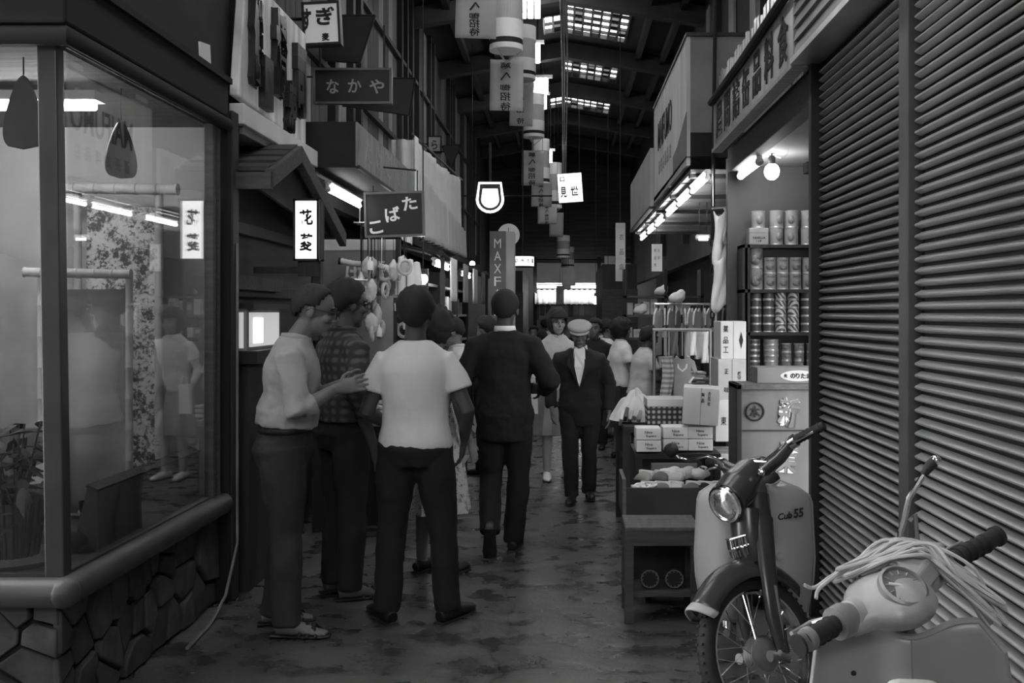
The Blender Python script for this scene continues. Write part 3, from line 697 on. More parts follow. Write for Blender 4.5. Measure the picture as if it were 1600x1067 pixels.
MB().add([(1.024,8.3,2.83),(1.024,9.3,2.83),(1.024,9.3,2.98),(1.024,8.95,3.02),(1.024,8.3,3.2),(1.03,8.3,2.83),(1.03,9.3,2.83),(1.03,9.3,2.98),(1.03,8.95,3.02),(1.03,8.3,3.2)],
         [(0,1,2,3,4),(9,8,7,6,5)]+[(i,(i+1)%5,5+(i+1)%5,5+i) for i in range(5)]).build('patch', 'carton_dark', t, world=True, smooth=False)
lettering([('MAIFUMO', 0, 0, 1.35, .30)], (1.026, 10.1, 3.42), (0,-1,0), (0,0,1), 'ink', t, bold=.01)
lettering([(c, .55-i*.22, 0, .12, .14) for i, c in enumerate('販売衣料品店')], (1.026, 10.1, 3.08), (0,1,0), (0,0,1), 'grey_ink', t)
MB().box(1.03, 1.06, 8.3, 11.3, 2.76, 2.83).build('lower_edge', 'pale_wood', t, world=True, smooth=False)
t = thing('sign_box', 'plain grey boxed sign farther along beyond the lettered one', 'sign', (1.15, 13, 2.75))
MB().box(1.0, 1.04, 11.45, 14.8, 2.75, 3.42).build('front_panel', 'paper_grey', t, world=True, smooth=False)
MB().box(1.04, 1.9, 11.45, 11.48, 2.75, 3.42).build('end_panel', 'sign_end', t, world=True, smooth=False)
MB().box(.99, 1.04, 11.45, 14.8, 2.72, 2.75).build('edge_strip', 'black_paint', t, world=True, smooth=False)
t = thing('canopy', 'boarded canopy ceiling over the clothing stall', 'canopy', (1.5, 11.5, 2.7))
for i in range(9): MB().box(1.07, 2.0, 8.35+i*.72, 8.35+i*.72+.66, 2.70, 2.73).build('board', 'pale_wood', t, world=True, smooth=False)
for i in range(5): MB().box(1.07, 2.0, 8.4+i*1.5, 8.5+i*1.5, 2.67, 2.70).build('joist', 'grey_wood', t, world=True, smooth=False)
for i, ya in enumerate((8.0, 9.05, 10.1, 11.4, 12.55, 13.8)):
    fluorescent('fluorescent tube in the row under the clothing stall canopy', (1.16, ya, 2.615), (1.16, ya+.95, 2.615), group='canopy tubes')
fluorescent('short fluorescent tube on the tinned goods shop beam', (1.38, 7.0, 2.59), (1.38, 7.75, 2.59), .026)
t = fluorescent('small level fluorescent tube deep in the clothing stall', (1.42, 10.6, 2.31), (1.56, 10.6, 2.31), .014); rod(t, (1.45,10.6,2.34), (1.45,10.6,2.7), .004); rod(t, (1.53,10.6,2.34), (1.53,10.6,2.7), .004)
def bulb(label, c, r=.055, lit='bulb', cord=.1, cat='bulb'):
    t = thing('light_bulb', label, cat, c)
    MB().ell((0,0,0), (r,r,r*1.1), None, 16, 10).build('glass_bulb', lit, t)
    MB().lathe([(0,r*.8),(r*.45,r*.85),(r*.5,r*1.8),(r*.3,r*2.1),(0,r*2.1)], 12).build('socket', 'black_paint', t)
    MB().tube([(0,0,r*2), (0,0,r*2+cord)], .006, 6).build('flex', 'black_paint', t)
    return t
bulb('glowing round bulb over the tinned goods shelves', P(1206, 268, 7.2))
bulb('unlit clear bulb beside the glowing one over the tins', P(1221, 235, 7.0), .05, 'clear', .02)
bulb('glowing bulb beside the white lampshades at the toy stall', P(661, 436, 9.3), .045, 'bulb', 3.9)
bulb('glowing bulb at the far end on the post, upper one', P(950, 465, 22), .09, 'bulb', 3.95)
bulb('glowing bulb at the far end beside the curtain', P(931, 469, 22.6), .08, 'bulb', 3.9)
bulb('tiny glowing bulb among the far stall goods', P(738, 412, 16), .04, 'bulb', 3.5)
t = thing('drop_chain', 'black chain and conduit hanging at the stall corner', 'chain', P(1113, 545, 8.2))
c0 = P(1113, 545, 8.2)
MB().tube([c0+Vector((0,0,.9)), Vector((c0.x+.04, 8.2, 5.2))], .016, 8).build('conduit', 'soft_black', t, world=True)
for i in range(15):
    R = rot('Z', 90*(i % 2))
    MB().tube([c0+Vector((0,0,.04+.06*i))+R @ Vector((.016*math.cos(q*math.pi/4), 0, .036*math.sin(q*math.pi/4))) for q in range(8)], .007, 6, closed=True).build('chain_link', 'black_paint', t, world=True)

# ------------------------------------------------------------------ paper flags, lanterns and lamps strung down the middle
def flag(label, x0, x1, y0, y1, Y, chars, tilt=0):
    a, b = P(x0, y1, Y), P(x1, y0, Y); w, h = b.x-a.x, b.z-a.z; c = (a.x+b.x)/2
    t = thing('paper_flag', label, 'flag', (c, Y, a.z), 0, 'paper flags strung down the arcade'); t.rotation_euler.y = math.radians(tilt)
    sh_ = MB().grid(lambda u, v: ((u-.5)*w, .012*math.sin(v*5+u*2), h*(1-v)), 6, 10).build('sheet', 'paper_grey', t, thick=.004, angle=0)
    n = len(chars); sz = min(.16*h, .26*w)
    lettering([(ch, -.02*w, h*(.86-.78*i/max(1, n-1)) if n > 4 else h*(.62-.5*i/max(1, n-1)), sz*1.25, sz) for i, ch in enumerate(chars)], (c, Y-.014, a.z), (1,0,0), (0,0,1), 'ink', sh_, mirror=True)
    MB().tube([(0,0,h), (0,0,roofz(c)-a.z)], .004, 5).build('string', 'soft_black', t)
    return t
TXT = '夢へ御招待'
flag('large grey paper flag at the top of the arcade, cut by the picture edge', 711, 775, -20, 60, 8.5, TXT[1:], 1.0)
flag('crumpled grey paper flag below the first big white lantern', 765, 817, 93, 173, 10.5, TXT, .8)
flag('grey paper flag half hidden behind the crumpled one', 796, 832, 128, 197, 12.8, TXT[2:], 1.5)
flag('grey paper flag beside the fourth lantern', 815, 849, 235, 290, 16, TXT, .8)
flag('grey paper flag overlapping the one beside the fourth lantern', 830, 862, 286, 323, 17.5, TXT, 1)
flag('small grey paper flag hanging beneath the overlapping pair', 840, 870, 320, 350, 19, TXT, .5)
flag('plain small grey flag near the lit kanji sign', 858, 880, 332, 370, 20.5, '', 1)
flag('far small grey flag above the end stall', 878, 899, 418, 447, 25, '', 0)
flag('farthest tiny grey flag before the end curtain', 869, 881, 446, 476, 26, '', 0)
M['lantern_paper'] = mat('lantern_paper', .8, .8, .05, 5); M['lantern_grey'] = mat('lantern_grey', .4, .8, .15, 30, .2, stretch=(8,8,.3))
def lantern(label, cx, y0, y1, Y, R=.17):
    c = P(cx, y1, Y); h = P(cx, y0, Y).z-c.z
    t = thing('paper_lantern', label, 'lantern', c, 0, 'white paper lanterns strung down the arcade')
    for nm, m, f0, f1, rr in (('shade', 'lantern_paper', .14, .38, R), ('grey_band', 'lantern_grey', .38, .74, R*.995), ('shade', 'lantern_paper', .74, 1.0, R), ('dark_band', 'ink', .07, .14, R*.98), ('shade', 'lantern_paper', 0, .07, R)):
        MB().lathe([(rr-.006, f0*h), (rr, f0*h), (rr, f1*h), (rr-.006, f1*h)], 28).build(nm, m, t)
    for an in (0, 120, 240):
        MB().tube([(R*math.cos(math.radians(an)), R*math.sin(math.radians(an)), .02), (0, 0, -.12)], .006, 5).build('hanger', 'paper_grey', t)
    MB().tube([(0,0,h), (0,0,RIDGE-c.z-.1)], .005, 5).build('string', 'soft_black', t)
    MB().lathe([(.02,h-.01),(R,h-.01),(R,h),(.02,h)], 20).build('top_disc', 'lantern_paper', t)
lantern('largest white paper lantern with grey band, cut by the top edge', 791, -40, 80, 10)
lantern('white paper lantern just behind the largest one', 816, 43, 125, 12.4)
lantern('third white paper lantern down the arcade', 834, 148, 215, 16)
lantern('fourth white paper lantern, low over the flags', 845, 218, 290, 19)
lantern('fifth white paper lantern above the lit kanji sign edge', 866, 255, 325, 22)
lantern('far white lantern hanging over the end of the passage', 880, 368, 402, 25)
lantern('farthest white lantern at the arcade end', 887, 386, 418, 26)
def tube_lamp(label, cx, y0, y1, Y, n):
    a = P(cx, y1, Y); h = P(cx, y0, Y).z-a.z
    t = thing('hanging_lamp', label, 'lamp', a, 0, 'hanging tube lamps')
    for i in range(n):
        MB().tube([((i-(n-1)/2)*.09, 0, 0), ((i-(n-1)/2)*.09, 0, h)], .036, 10).build('tube', 'tube_soft', t)
    MB().box(-.05-.05*n, .05+.05*n, -.03, .03, h, h+.05).build('housing', 'steel', t)
    MB().tube([(0,0,h+.05), (0,0,RIDGE-a.z-.05)], .012, 6).build('stem', 'soft_black', t)
M['tube_soft'] = lamp_mat('tube_soft', 16.0)
tube_lamp('brightest hanging lamp of upright tubes beside the largest lantern', 829, -30, 28, 13, 3)
tube_lamp('single upright lamp tube beside the second lantern', 840, 68, 98, 15, 1)
tube_lamp('hanging lamp of three tubes above the third lantern', 845, 122, 146, 17, 3)
tube_lamp('upright tube lamp just behind the third lantern', 851, 148, 170, 18.5, 1)
tube_lamp('upright tube lamp beside the fourth lantern', 860, 236, 254, 21, 1)
tube_lamp('far tube lamp over the end stall', 882, 372, 380, 26.5, 1)
for i, x in enumerate((-.01, .02, .06)):
    t = MB().tube([(x-.06, 6, 5.3), (x, 14, 5.0-.03*i), (x, 20, 5.0), (x, 28.6, 4.8)], .012, 6)
    t.build('overhead_cable', 'dull_metal', label=('dark cable strung along under the roof ridge', 'grey cable running beside the roof lights', 'outer cable of the overhead bundle')[i], cat='cable')
# ------------------------------------------------------------------ things inside the corner display window
ZD = .575
M['kimono'] = cloth_pattern('kimono', .6, .08, 13, 'floral', thresh=.46)
t = thing('patterned_cloth', 'pale floral patterned kimono cloth hung full length in the window', 'cloth', (-2.2, 5.02, ZD))
MB().grid(lambda u, v: (-2.40+.38*u, 5.02+.01*math.sin(u*8+v*2)-.05*v, 2.06-(2.06-ZD-.02)*v), 14, 20).build('cloth', 'kimono', t, world=True, thick=.006, angle=0)
t = thing('grey_cloth', 'plain grey hanging cloth with faint creases in the window', 'cloth', (-2.45, 4.6, ZD))
M['grey_silk'] = mat('grey_silk', .3, .5, .25, 2.2, .08, stretch=(1,1,1.5))
a, b = P(98, 452, 4.55), P(196, 452, 4.55)
MB().grid(lambda u, v: (a.x+(b.x-a.x)*u, 4.55+.012*math.sin(u*7+v*3)+.05*v, a.z-(a.z-ZD-.03)*v), 12, 16).build('cloth', 'grey_silk', t, world=True, thick=.005, angle=0)
def bamboo(mb, a, b, r, n=6):
    a, b = Vector(a), Vector(b); pts = []; rr = []
    for i in range(n+1):
        p = a+(b-a)*(i/n); d = (b-a)/n*.04
        pts += [p-d, p, p+d]; rr += [r, r*1.13, r]
    return mb.tube(pts[1:-1], rr[1:-1], 10)
def bamboo_stand(label, Y, xa, xb, zt, r, posts):
    t = thing('bamboo_rack', label, 'rack', ((xa+xb)/2, Y, ZD))
    bamboo(MB(), (xa, Y, zt), (xb, Y, zt-.01), r).build('crossbar', 'bamboo', t, world=True)
    for x in posts: bamboo(MB(), (x, Y+.02, ZD), (x, Y+.02, zt-r*.5), r*.75, 8).build('post', 'bamboo', t, world=True)
    return t
bamboo_stand('tall bamboo rack carrying the floral cloth', 4.97, P(85,0,4.97).x, P(278,0,4.97).x, P(0,293,4.97).z, .028, (P(118,0,4.97).x, P(246,0,4.97).x))
bamboo_stand('lower bamboo rack in front of the plain grey cloth', 4.52, P(38,0,4.52).x, P(205,0,4.52).x, P(0,425,4.52).z, .022, (P(61,0,4.52).x, P(199,0,4.52).x))
# draped white cloth at the back
t = thing('white_drape', 'pale draped cloth falling beside the bamboo rack in the window', 'cloth', (-2.9, 5.0, ZD))
MB().grid(lambda u, v: (-3.3+.66*u, 5.08+.03*math.sin(u*16), 2.0-1.42*v-.25*u*(1-v)), 30, 8).build('cloth', 'grey_cloth', t, world=True, thick=.006, angle=0)
# wedge-shaped trough light along the glass
t = thing('wedge_trough', 'long dark wedge shaped trough standing along the window sill', 'trough', (-1.95, 4.4, ZD))
pr = [(-.055, 0), (.055, 0), (.055, .245), (.012, .265)]
ya, yb = 3.96, 5.06; vs = [(x-1.905, y, z+ZD) for y in (ya, yb) for x, z in pr]
MB().add(vs, [(0,1,2,3),(7,6,5,4)]+[(i,(i+1)%4,4+(i+1)%4,4+i) for i in range(4)]).build('body', mat('trough', .12, .5, .2), t, world=True, smooth=False, bevel=.004)
MB().obox((-1.872, 4.51, ZD+.256), (.05, 1.11, .012), rot('Y', 22)).build('top_strip', 'grey_wood', t, world=True, smooth=False)
# black cup behind it
c = P(155, 826, 4.15)
t = thing('black_cup', 'black perforated cup behind the wedge trough', 'cup', (c.x-.06, 4.2, ZD))
MB().lathe([(.0,0),(.035,0),(.045,.16),(.041,.16),(.032,.01),(0,.01)], 20).build('cup_body', 'black_paint', t)
for i in range(10):
    an = i*.63; MB().obox((.044*math.cos(an), .044*math.sin(an), .115), (.008,.012,.014), rot('Z', math.degrees(an))).build('slot', 'paper_white', t)
t = thing('white_box', 'low white box on the display floor behind the cup', 'box', (-2.2, 4.75, ZD))
MB().box(-.2, .16, -.08, .06, 0, .10).build('box_body', 'paper_white', t, smooth=False, bevel=.004); MB().box(-.2, .16, -.081, -.078, .04, .046).build('seam', 'ink', t); MB().box(-.205, .165, -.085, .065, .10, .115).build('lid', 'black_paint', t, smooth=False)
# rolled mat and carved board
t = thing('rolled_mat', 'grey rolled mat lying on the display floor', 'mat', (-2.15, 3.98, ZD))
a, b = P(78, 850, 3.95), P(150, 832, 4.0)
pts = [Vector((a.x, 3.95, ZD+.05)), Vector((b.x, 4.02, ZD+.05))]
MB().tube(pts, .05, 18).build('roll', 'grey_wood', t, world=True)
for r in (.012, .026, .039): MB().tube([pts[1]+Vector((.003, r*math.cos(k*.52), r*math.sin(k*.52))) for k in range(12)], .003, 5, closed=True).build('layer_edge', 'carton_dark', t, world=True)
t = thing('wood_panel', 'dark grained wooden panel with a pale leaf shape', 'panel', (-2.35, 4.12, ZD))
MB().box(-2.9, P(84,0,4.1).x, 4.1, 4.14, ZD, P(0,669,4.1).z).build('board', mat('grain', .07, .5, .5, 5, .15, stretch=(14,1,.7)), t, world=True, smooth=False, bevel=.004)
c = P(62, 740, 4.09)
MB().prism([(-.07,.0),(-.03,.03),(.02,.045),(.055,.075),(.05,.03),(.03,-.01),(.0,-.04),(-.04,-.045)], .004, (c.x, 4.098, c.z), (1,0,0), (0,0,1)).build('leaf_inlay', 'carton', t, world=True, smooth=False)
# potted plant against the front pane
c = P(18, 870, 3.78)
t = thing('potted_plant', 'leafy dark plant in a ribbed pot at the front of the window', 'plant', (c.x, 3.8, ZD))
MB().lathe([(0,0),(.15,0),(.16,.02),(.13,.03),(.0,.03)], 24).build('saucer', 'stone', t)
MB().lathe([(0,.03),(.075,.03),(.09,.1),(.105,.24),(.098,.24),(.08,.12),(0,.1)], 24).build('pot', 'dark_wood', t)
for i in range(22):
    an = i*2*math.pi/22; MB().tube([(.08*math.cos(an), .08*math.sin(an), .03), (.108*math.cos(an), .108*math.sin(an), .24)], .006, 5).build('pot_rib', 'black_paint', t)
MB().lathe([(0,.2),(.095,.21),(0,.22)], 16).build('soil', 'soil', t)
r = random.Random(5); lm = None
def leafmesh():
    mb = MB(); mb.add([(0,0,0),(-.016,.03,.004),(-.02,.055,.0),(0,.105,-.015),(.02,.055,0),(.016,.03,.004),(0,.05,.01)], [(0,1,6),(1,2,6),(2,3,6),(3,4,6),(4,5,6),(5,0,6)])
    me = mb.mesh('leaf'); me.materials.append(M['leaf']); return me
lm = leafmesh()
for i in range(14):
    an = r.uniform(0, 6.28); hh = r.uniform(.3, .55); sp = r.uniform(.03, .15)
    tip = Vector((sp*math.cos(an), sp*math.sin(an), hh))
    MB().tube([(0,0,.2), tip*.6+Vector((0,0,.05)), tip], .004, 5).build('stem', 'leaf', t)
    for k in range(6):
        o = bpy.data.objects.new('leaf', lm); COL.objects.link(o); o.parent = t
        o.location = tip*(1-.06*k)+Vector((0,0,-.01*k)); o.rotation_euler = (r.uniform(-.8,.3), r.uniform(-.4,.4), r.uniform(0,6.28)); o.scale = (r.uniform(.8,1.4),)*3
# teardrop pendants hanging at the glass
M['drop'] = mat('drop', .012, .3, .1); M['drop_grey'] = mat('drop_grey', .06, .35, .1)
def teardrop(label, c, h, w, m, yaw):
    t = thing('teardrop_pendant', label, 'pendant', c, yaw)
    prof = [(0,0)] + [(w*math.sin(math.pi*min(1,(i/14)**.62))**1.0*(.98 if i < 14 else 0), h*i/14) for i in range(1, 14)] + [(0.002, h)]
    pts = []
    for i in range(0, 25):
        s_ = i/24; z = h*s_; rr = w*math.sqrt(max(0, math.sin(math.pi*min(1, s_**.6)))) * (1-.35*s_)
        pts.append((rr, z))
    poly = [(x, z) for x, z in pts] + [(-x, z) for x, z in reversed(pts[1:-1])]
    MB().prism(poly, .012, (0,0,0), (1,0,0), (0,0,1)).build('drop', m, t, smooth=False, bevel=.003)
    MB().tube([(0,-.006,h), (0,-.006,2.49-c[2])], .003, 5).build('string', 'soft_black', t)
c = P(38, 234, 3.75); teardrop('black teardrop pendant behind the front pane', (c.x, 3.75, c.z), .28, .085, 'drop', 0)
c = P(209, 281, 4.3); teardrop('dark grey teardrop pendant behind the street pane', (-1.90, 4.27, c.z), .25, .085, 'drop_grey', 60)
t = thing('display_lamp', 'ceiling fluorescent lamp inside the display window', 'lamp', (-2.6, 4.3, 2.4))
MB().box(-2.95, -2.0, 4.25, 4.35, 2.44, 2.48).build('housing', 'paper_white', t, world=True, smooth=False)
MB().tube([(-2.93, 4.3, 2.42), (-2.02, 4.3, 2.42)], .018, 10).build('tube', lamp_mat('display_tube', 42), t, world=True)
for x in (-2.85, -2.1): MB().tube([(x, 4.3, 2.47), (x, 4.3, 2.5)], .01, 6).build('hanger', 'steel', t, world=True)
# cable clipped to the post, dropping to the floor
MB().tube([(-1.742, 5.32, 1.9), (-1.742, 5.32, .55), (-1.735, 5.3, .3), (-1.73, 5.1, .08), (-1.72, 4.85, .012), (-1.7, 4.5, .012)], .008, 6).build('wall_cable', 'dull_metal', label='thin cable running down the dark post to the floor', cat='cable')
# ------------------------------------------------------------------ people
CLOUD = {}
def cloud(size):
    if size not in CLOUD:
        tx = bpy.data.textures.new('folds', 'CLOUDS'); tx.noise_scale = size; tx.noise_depth = 2; CLOUD[size] = tx
    return CLOUD[size]
def soft(o, vox, smooth=4, folds=0.0, fsize=.12):
    m = o.modifiers.new('remesh', 'REMESH'); m.mode = 'VOXEL'; m.voxel_size = vox; m.use_smooth_shade = True
    if smooth:
        m = o.modifiers.new('smooth', 'SMOOTH'); m.factor = .5; m.iterations = smooth
    if folds:
        m = o.modifiers.new('folds', 'DISPLACE'); m.texture = cloud(fsize); m.strength = folds; m.mid_level = .5; m.texture_coords = 'LOCAL'
    return o
def lerp(a, b, t): return Vector(a)*(1-t)+Vector(b)*t
def limb(mb, a, b, c, ra, rm, rb, rl, rc, n=12):
    """two-bone limb a-b-c with radii at a, mid, b, mid, c"""
    mb.tube([a, lerp(a,b,.45), lerp(a,b,.92), b, lerp(b,c,.08), lerp(b,c,.4), c], [ra, rm, rb, rb*1.02, rb, rl, rc], n)
def hand(mb, w, d, up, side, curl=20, L=.18, spread=6):
    """palm and five bent fingers; d points along the hand, up is the back-of-hand normal, side +1/-1 gives the thumb's side"""
    w = Vector(w); d = Vector(d).normalized(); up = Vector(up); up = (up-d*up.dot(d)).normalized(); s = d.cross(up)*side; k = L/.18
    mb.tube([w-d*.02*k, w+d*.02*k, w+d*.055*k, w+d*.095*k], [(.026*k,.02*k),(.03*k,.018*k),(.04*k,.016*k),(.039*k,.013*k)], 12, ref=up)
    for i, (off, ln) in enumerate(((.030,.068),(.0095,.077),(-.0115,.071),(-.031,.055))):
        p = w+d*.09*k+s*off*k; a = math.radians(spread*(1.2-i*.8)); dd = (d*math.cos(a)+s*math.sin(a)).normalized()
        pts = [p-dd*.02*k, p]; cur = dd
        for j, seg in enumerate((.45, .32, .26)):
            c = math.radians(curl*(1 if j else .7)); cur = (cur*math.cos(c)-up*math.sin(c)).normalized(); up2 = up
            pts.append(pts[-1]+cur*ln*seg*k)
        mb.tube(pts, [.0095*k,.0095*k,.009*k,.0082*k,.006*k], 8)
    p = w+d*.03*k+s*.026*k; q = p+(d*.55+s*.75-up*.2).normalized()*.036*k; r2 = q+(d*.85+s*.35-up*.25).normalized()*.03*k; r3 = r2+(d-up*.25).normalized()*.022*k
    mb.tube([p-s*.012*k, p, q, r2, r3], [.013*k,.0125*k,.011*k,.0095*k,.0065*k], 8)
SK = dict(hip=(.088,0,.865), knee=(.092,.012,.475), ankle=(.095,-.01,.085), shoulder=(.172,-.005,1.308), elbow=(.235,-.03,1.07), wrist=(.245,.06,.84))
def person(label, loc, yaw, H=1.65, pose=None, skin='skin', hair='short', top=('shirt', 'white_cloth'), bottom=('trousers', 'soft_black'), shoes='black_paint',
           lean=0.0, head=(0,0), build=1.0, vox=.009, face=True, sleeve='long', extras=(), hairm='hair', group=None, barefoot=False, shoulder=1.0, detail=1, belt=False, waist=.868):
    k = H/1.65; t = thing('person', label, 'person', loc, yaw, group); pose = pose or {}
    def J(n, sgn):
        key = n+('_r' if sgn > 0 else '_l')
        if key in pose: return Vector(pose[key])*k
        v = Vector(SK[n]); v.x *= sgn
        if n in ('shoulder', 'elbow', 'wrist'): v.y += lean*(v.z-.88)/.5; v.x *= shoulder if n == 'shoulder' else (1+(shoulder-1)*.8)
        return v*k
    TOR = [(.80,.145,.105),(.88,.162,.118),(.96,.150,.108),(1.06,.146,.102),(1.18,.160,.110),(1.25,.180,.112),(1.315,.176,.098),(1.358,.135,.082),(1.41,.068,.06)]
    def torso(mb, inf, z0=0, z1=2, n=20, flare=0.0, widen=1.0):
        pts, rr = [], []
        for (z, a, b) in TOR:
            if z < z0-.001 or z > z1+.001: continue
            f = 1+flare*max(0, (1.0-z))*2
            pts.append(Vector((0, lean*max(-.1, (z-.88))/.5, z))*k); rr.append(((a*shoulder if z > 1.1 else a)*build*k*widen*f+inf, b*build*k*widen*f+inf))
        mb.tube(pts, rr, n, ref=(0,1,0)); return mb
    # ---- body: one continuous surface
    mb = MB(); torso(mb, -.012)
    neck = Vector((0, lean*.52/.5, 1.39))*k; hc = Vector((0, lean*.66/.5+.02+pose.get('head_fwd', 0), 1.425))*k
    hsc = 1.07; HR = rot('Z', head[0]) @ rot('X', -head[1])
    def HP(x, y, z): return hc + HR @ (Vector((x, y, z))*k*hsc)
    mb.tube([neck-Vector((0,0,.05*k)), neck, HP(0,-.015,.05), HP(0,-.012,.10)], [.068*k,.057*k,.052*k,.052*k], 14)
    mb.ell(HP(0,-.008,.135), (.074*k,.094*k,.086*k), HR, 20, 14); mb.ell(HP(0,.028,.062), (.056*k,.062*k,.066*k), HR, 18, 12)
    mb.ell(HP(0,.062,.018), (.026*k,.024*k,.02*k), HR)
    if face:
        mb.tube([HP(0,.084,.128), HP(0,.097,.105), HP(0,.108,.087), HP(0,.088,.078)], [(.008*k,.008*k),(.010*k,.010*k),(.015*k,.012*k),(.013*k,.008*k)], 10)
        mb.ell(HP(0,.082,.134), (.05*k,.012*k,.01*k), HR); mb.ell(HP(0,.083,.052), (.022*k,.011*k,.009*k), HR)
        for sg in (-1, 1): mb.ell(HP(sg*.04,.062,.085), (.022*k,.02*k,.02*k), HR)
    for sg in (-1, 1): mb.ell(HP(sg*.074,-.01,.10), (.011*k,.02*k,.031*k), HR @ rot('Z', -12*sg))
    for sg in (-1, 1):
        s, e, w = J('shoulder', sg), J('elbow', sg), J('wrist', sg)
        limb(mb, s+Vector((-sg*.012*k,0,-.012*k)), e, w, .04*k*build, .043*k*build, .039*k, .038*k, .026*k)
        hd = Vector(pose.get('hand_dir'+('_r' if sg > 0 else '_l'), (w-e).normalized()+Vector((0,.1,-.1))))
        hu = Vector(pose.get('hand_up'+('_r' if sg > 0 else '_l'), (sg, 0, 0.05)))
        hs = pose.get('thumb'+('_r' if sg > 0 else '_l'), 1 if hd.normalized().cross(hu).y > 0 else -1)
        hand(mb, w+hd.normalized()*.015*k, hd, hu, hs, pose.get('curl', 22), .175*k)
        h, kn, an = J('hip', sg), J('knee', sg), J('ankle', sg)
        limb(mb, h, kn, an, .078*k, .072*k, .05*k, .05*k, .036*k)
        fd = Vector(pose.get('foot'+('_r' if sg > 0 else '_l'), (.12*sg, 1, 0))).normalized()
        mb.tube([an-fd*.055*k-Vector((0,0,.045*k)), an+fd*.0-Vector((0,0,.035*k)), an+fd*.07*k-Vector((0,0,.045*k)), an+fd*.15*k-Vector((0,0,.062*k)), an+fd*.19*k-Vector((0,0,.068*k))],
                [(.026*k,.028*k),(.034*k,.04*k),(.036*k,.03*k),(.04*k,.017*k),(.03*k,.012*k)], 12, ref=(0,0,1))
    bo = soft(mb.build('body', skin, t), vox*.62 if detail > 1 else vox*.8, 3)
    # ---- face details
    if face:
        for sg in (-1, 1):
            MB().ell(HP(sg*.031,.079,.115), (.0125*k,.007*k,.0055*k), HR, 10, 6).build('eye', 'ink', bo)
            MB().tube([HP(sg*.014,.090,.135), HP(sg*.032,.087,.140), HP(sg*.05,.074,.134)], .0042*k, 6).build('eyebrow', 'hair', bo)
        MB().tube([HP(-.022,.0895,.052), HP(0,.0945,.052), HP(.022,.0895,.052)], .0028*k, 6).build('mouth', 'skin_tan', bo)
    # ---- hair
    if hair:
        mb = MB(); c0 = (0,-.012,.138); inflx = {'short': 1.10, 'crop': 1.03, 'bob': 1.24, 'perm': 1.32, 'full': 1.20}[hair]
        rx, ry, rz = .0775*inflx, .099*inflx, .089*inflx; tmp = MB(); tmp.ell((0,0,0), (rx,ry,rz), None, 36, 26)
        back, front, side = {'short': (-.10,.05,-.02), 'crop': (-.085,.066,-.012), 'bob': (-.16,.012,-.14), 'perm': (-.14,.045,-.09), 'full': (-.112,.045,-.03)}[hair]
        ks = []
        def limit(c):
            yy = c.y/ry
            return back+(side-back)*min(1, (yy+1)/.75) if yy < -.25 else (side if yy < .22 else side+(front-side)*min(1, (yy-.22)/.35))
        for f in tmp.f:
            c = sum((tmp.v[i] for i in f), Vector())/len(f)
            if c.z > limit(c): ks.append(f)
        lows = {'bob': 1.4, 'perm': 1.2}.get(hair, 1.28)
        def hv(v):
            v = v.copy(); e_ = min(1, max(0, (v.z-limit(v))/.045)); tp = e_ if hair in ('short', 'crop', 'full') else 1
            v = v*(1-(1-tp)**2*(1-.99/inflx))
            if v.z < 0: v.z *= lows
            bmp = .004*math.sin(v.x*160+v.z*90)+.003*math.sin(v.y*140-v.z*60)
            if hair in ('perm', 'full', 'bob'): v = v*(1+bmp/.09*(1.4 if hair == 'perm' else .6))
            return HP(v.x+c0[0], v.y+c0[1], v.z+c0[2])
        mb.add([hv(v) for v in tmp.v], ks); o = mb.build('hair', hairm, t, angle=0)
        b_ = o.modifiers.new('solidify', 'SOLIDIFY'); b_.thickness = .012*k; b_.offset = -.8
    # ---- clothes
    kind, cm = top; slv = {'long': 1.0, 'rolled': .55, 'short': 0.0}[sleeve]
    mb = MB()
    if kind == 'jacket': torso(mb, .018, n=24, flare=.14, widen=1.04); lowz = .72
    elif kind == 'dress': torso(mb, .012, n=24); lowz = .8
    else: torso(mb, .013, z0=waist+.05, n=24, widen=1.02); mb.tube([Vector((0,lean*(waist-.87)*2,waist))*k, Vector((0,lean*(waist-.83)*2,waist+.04))*k, Vector((0,lean*(waist-.75)*2,waist+.16))*k], [(.172*k*build+.01,.128*k*build+.01),(.174*k*build+.008,.13*k*build+.008),(.155*k*build,.115*k*build)], 24, ref=(0,1,0))
    if kind == 'jacket':
        mb.tube([Vector((0,-.005,.70))*k, Vector((0,0,.84))*k], [(.178*k*build,.125*k*build),(.182*k*build,.132*k*build)], 24, ref=(0,1,0))
    if kind == 'shirt': mb.tube([Vector((0,lean*(waist-.85)*2,waist+.01))*k, Vector((0,lean*(waist-.8)*2,waist+.07))*k, Vector((0,lean*(waist-.7)*2,waist+.17))*k], [(.165*k*build,.122*k*build),(.18*k*build,.14*k*build),(.165*k*build,.12*k*build)], 24, ref=(0,1,0))
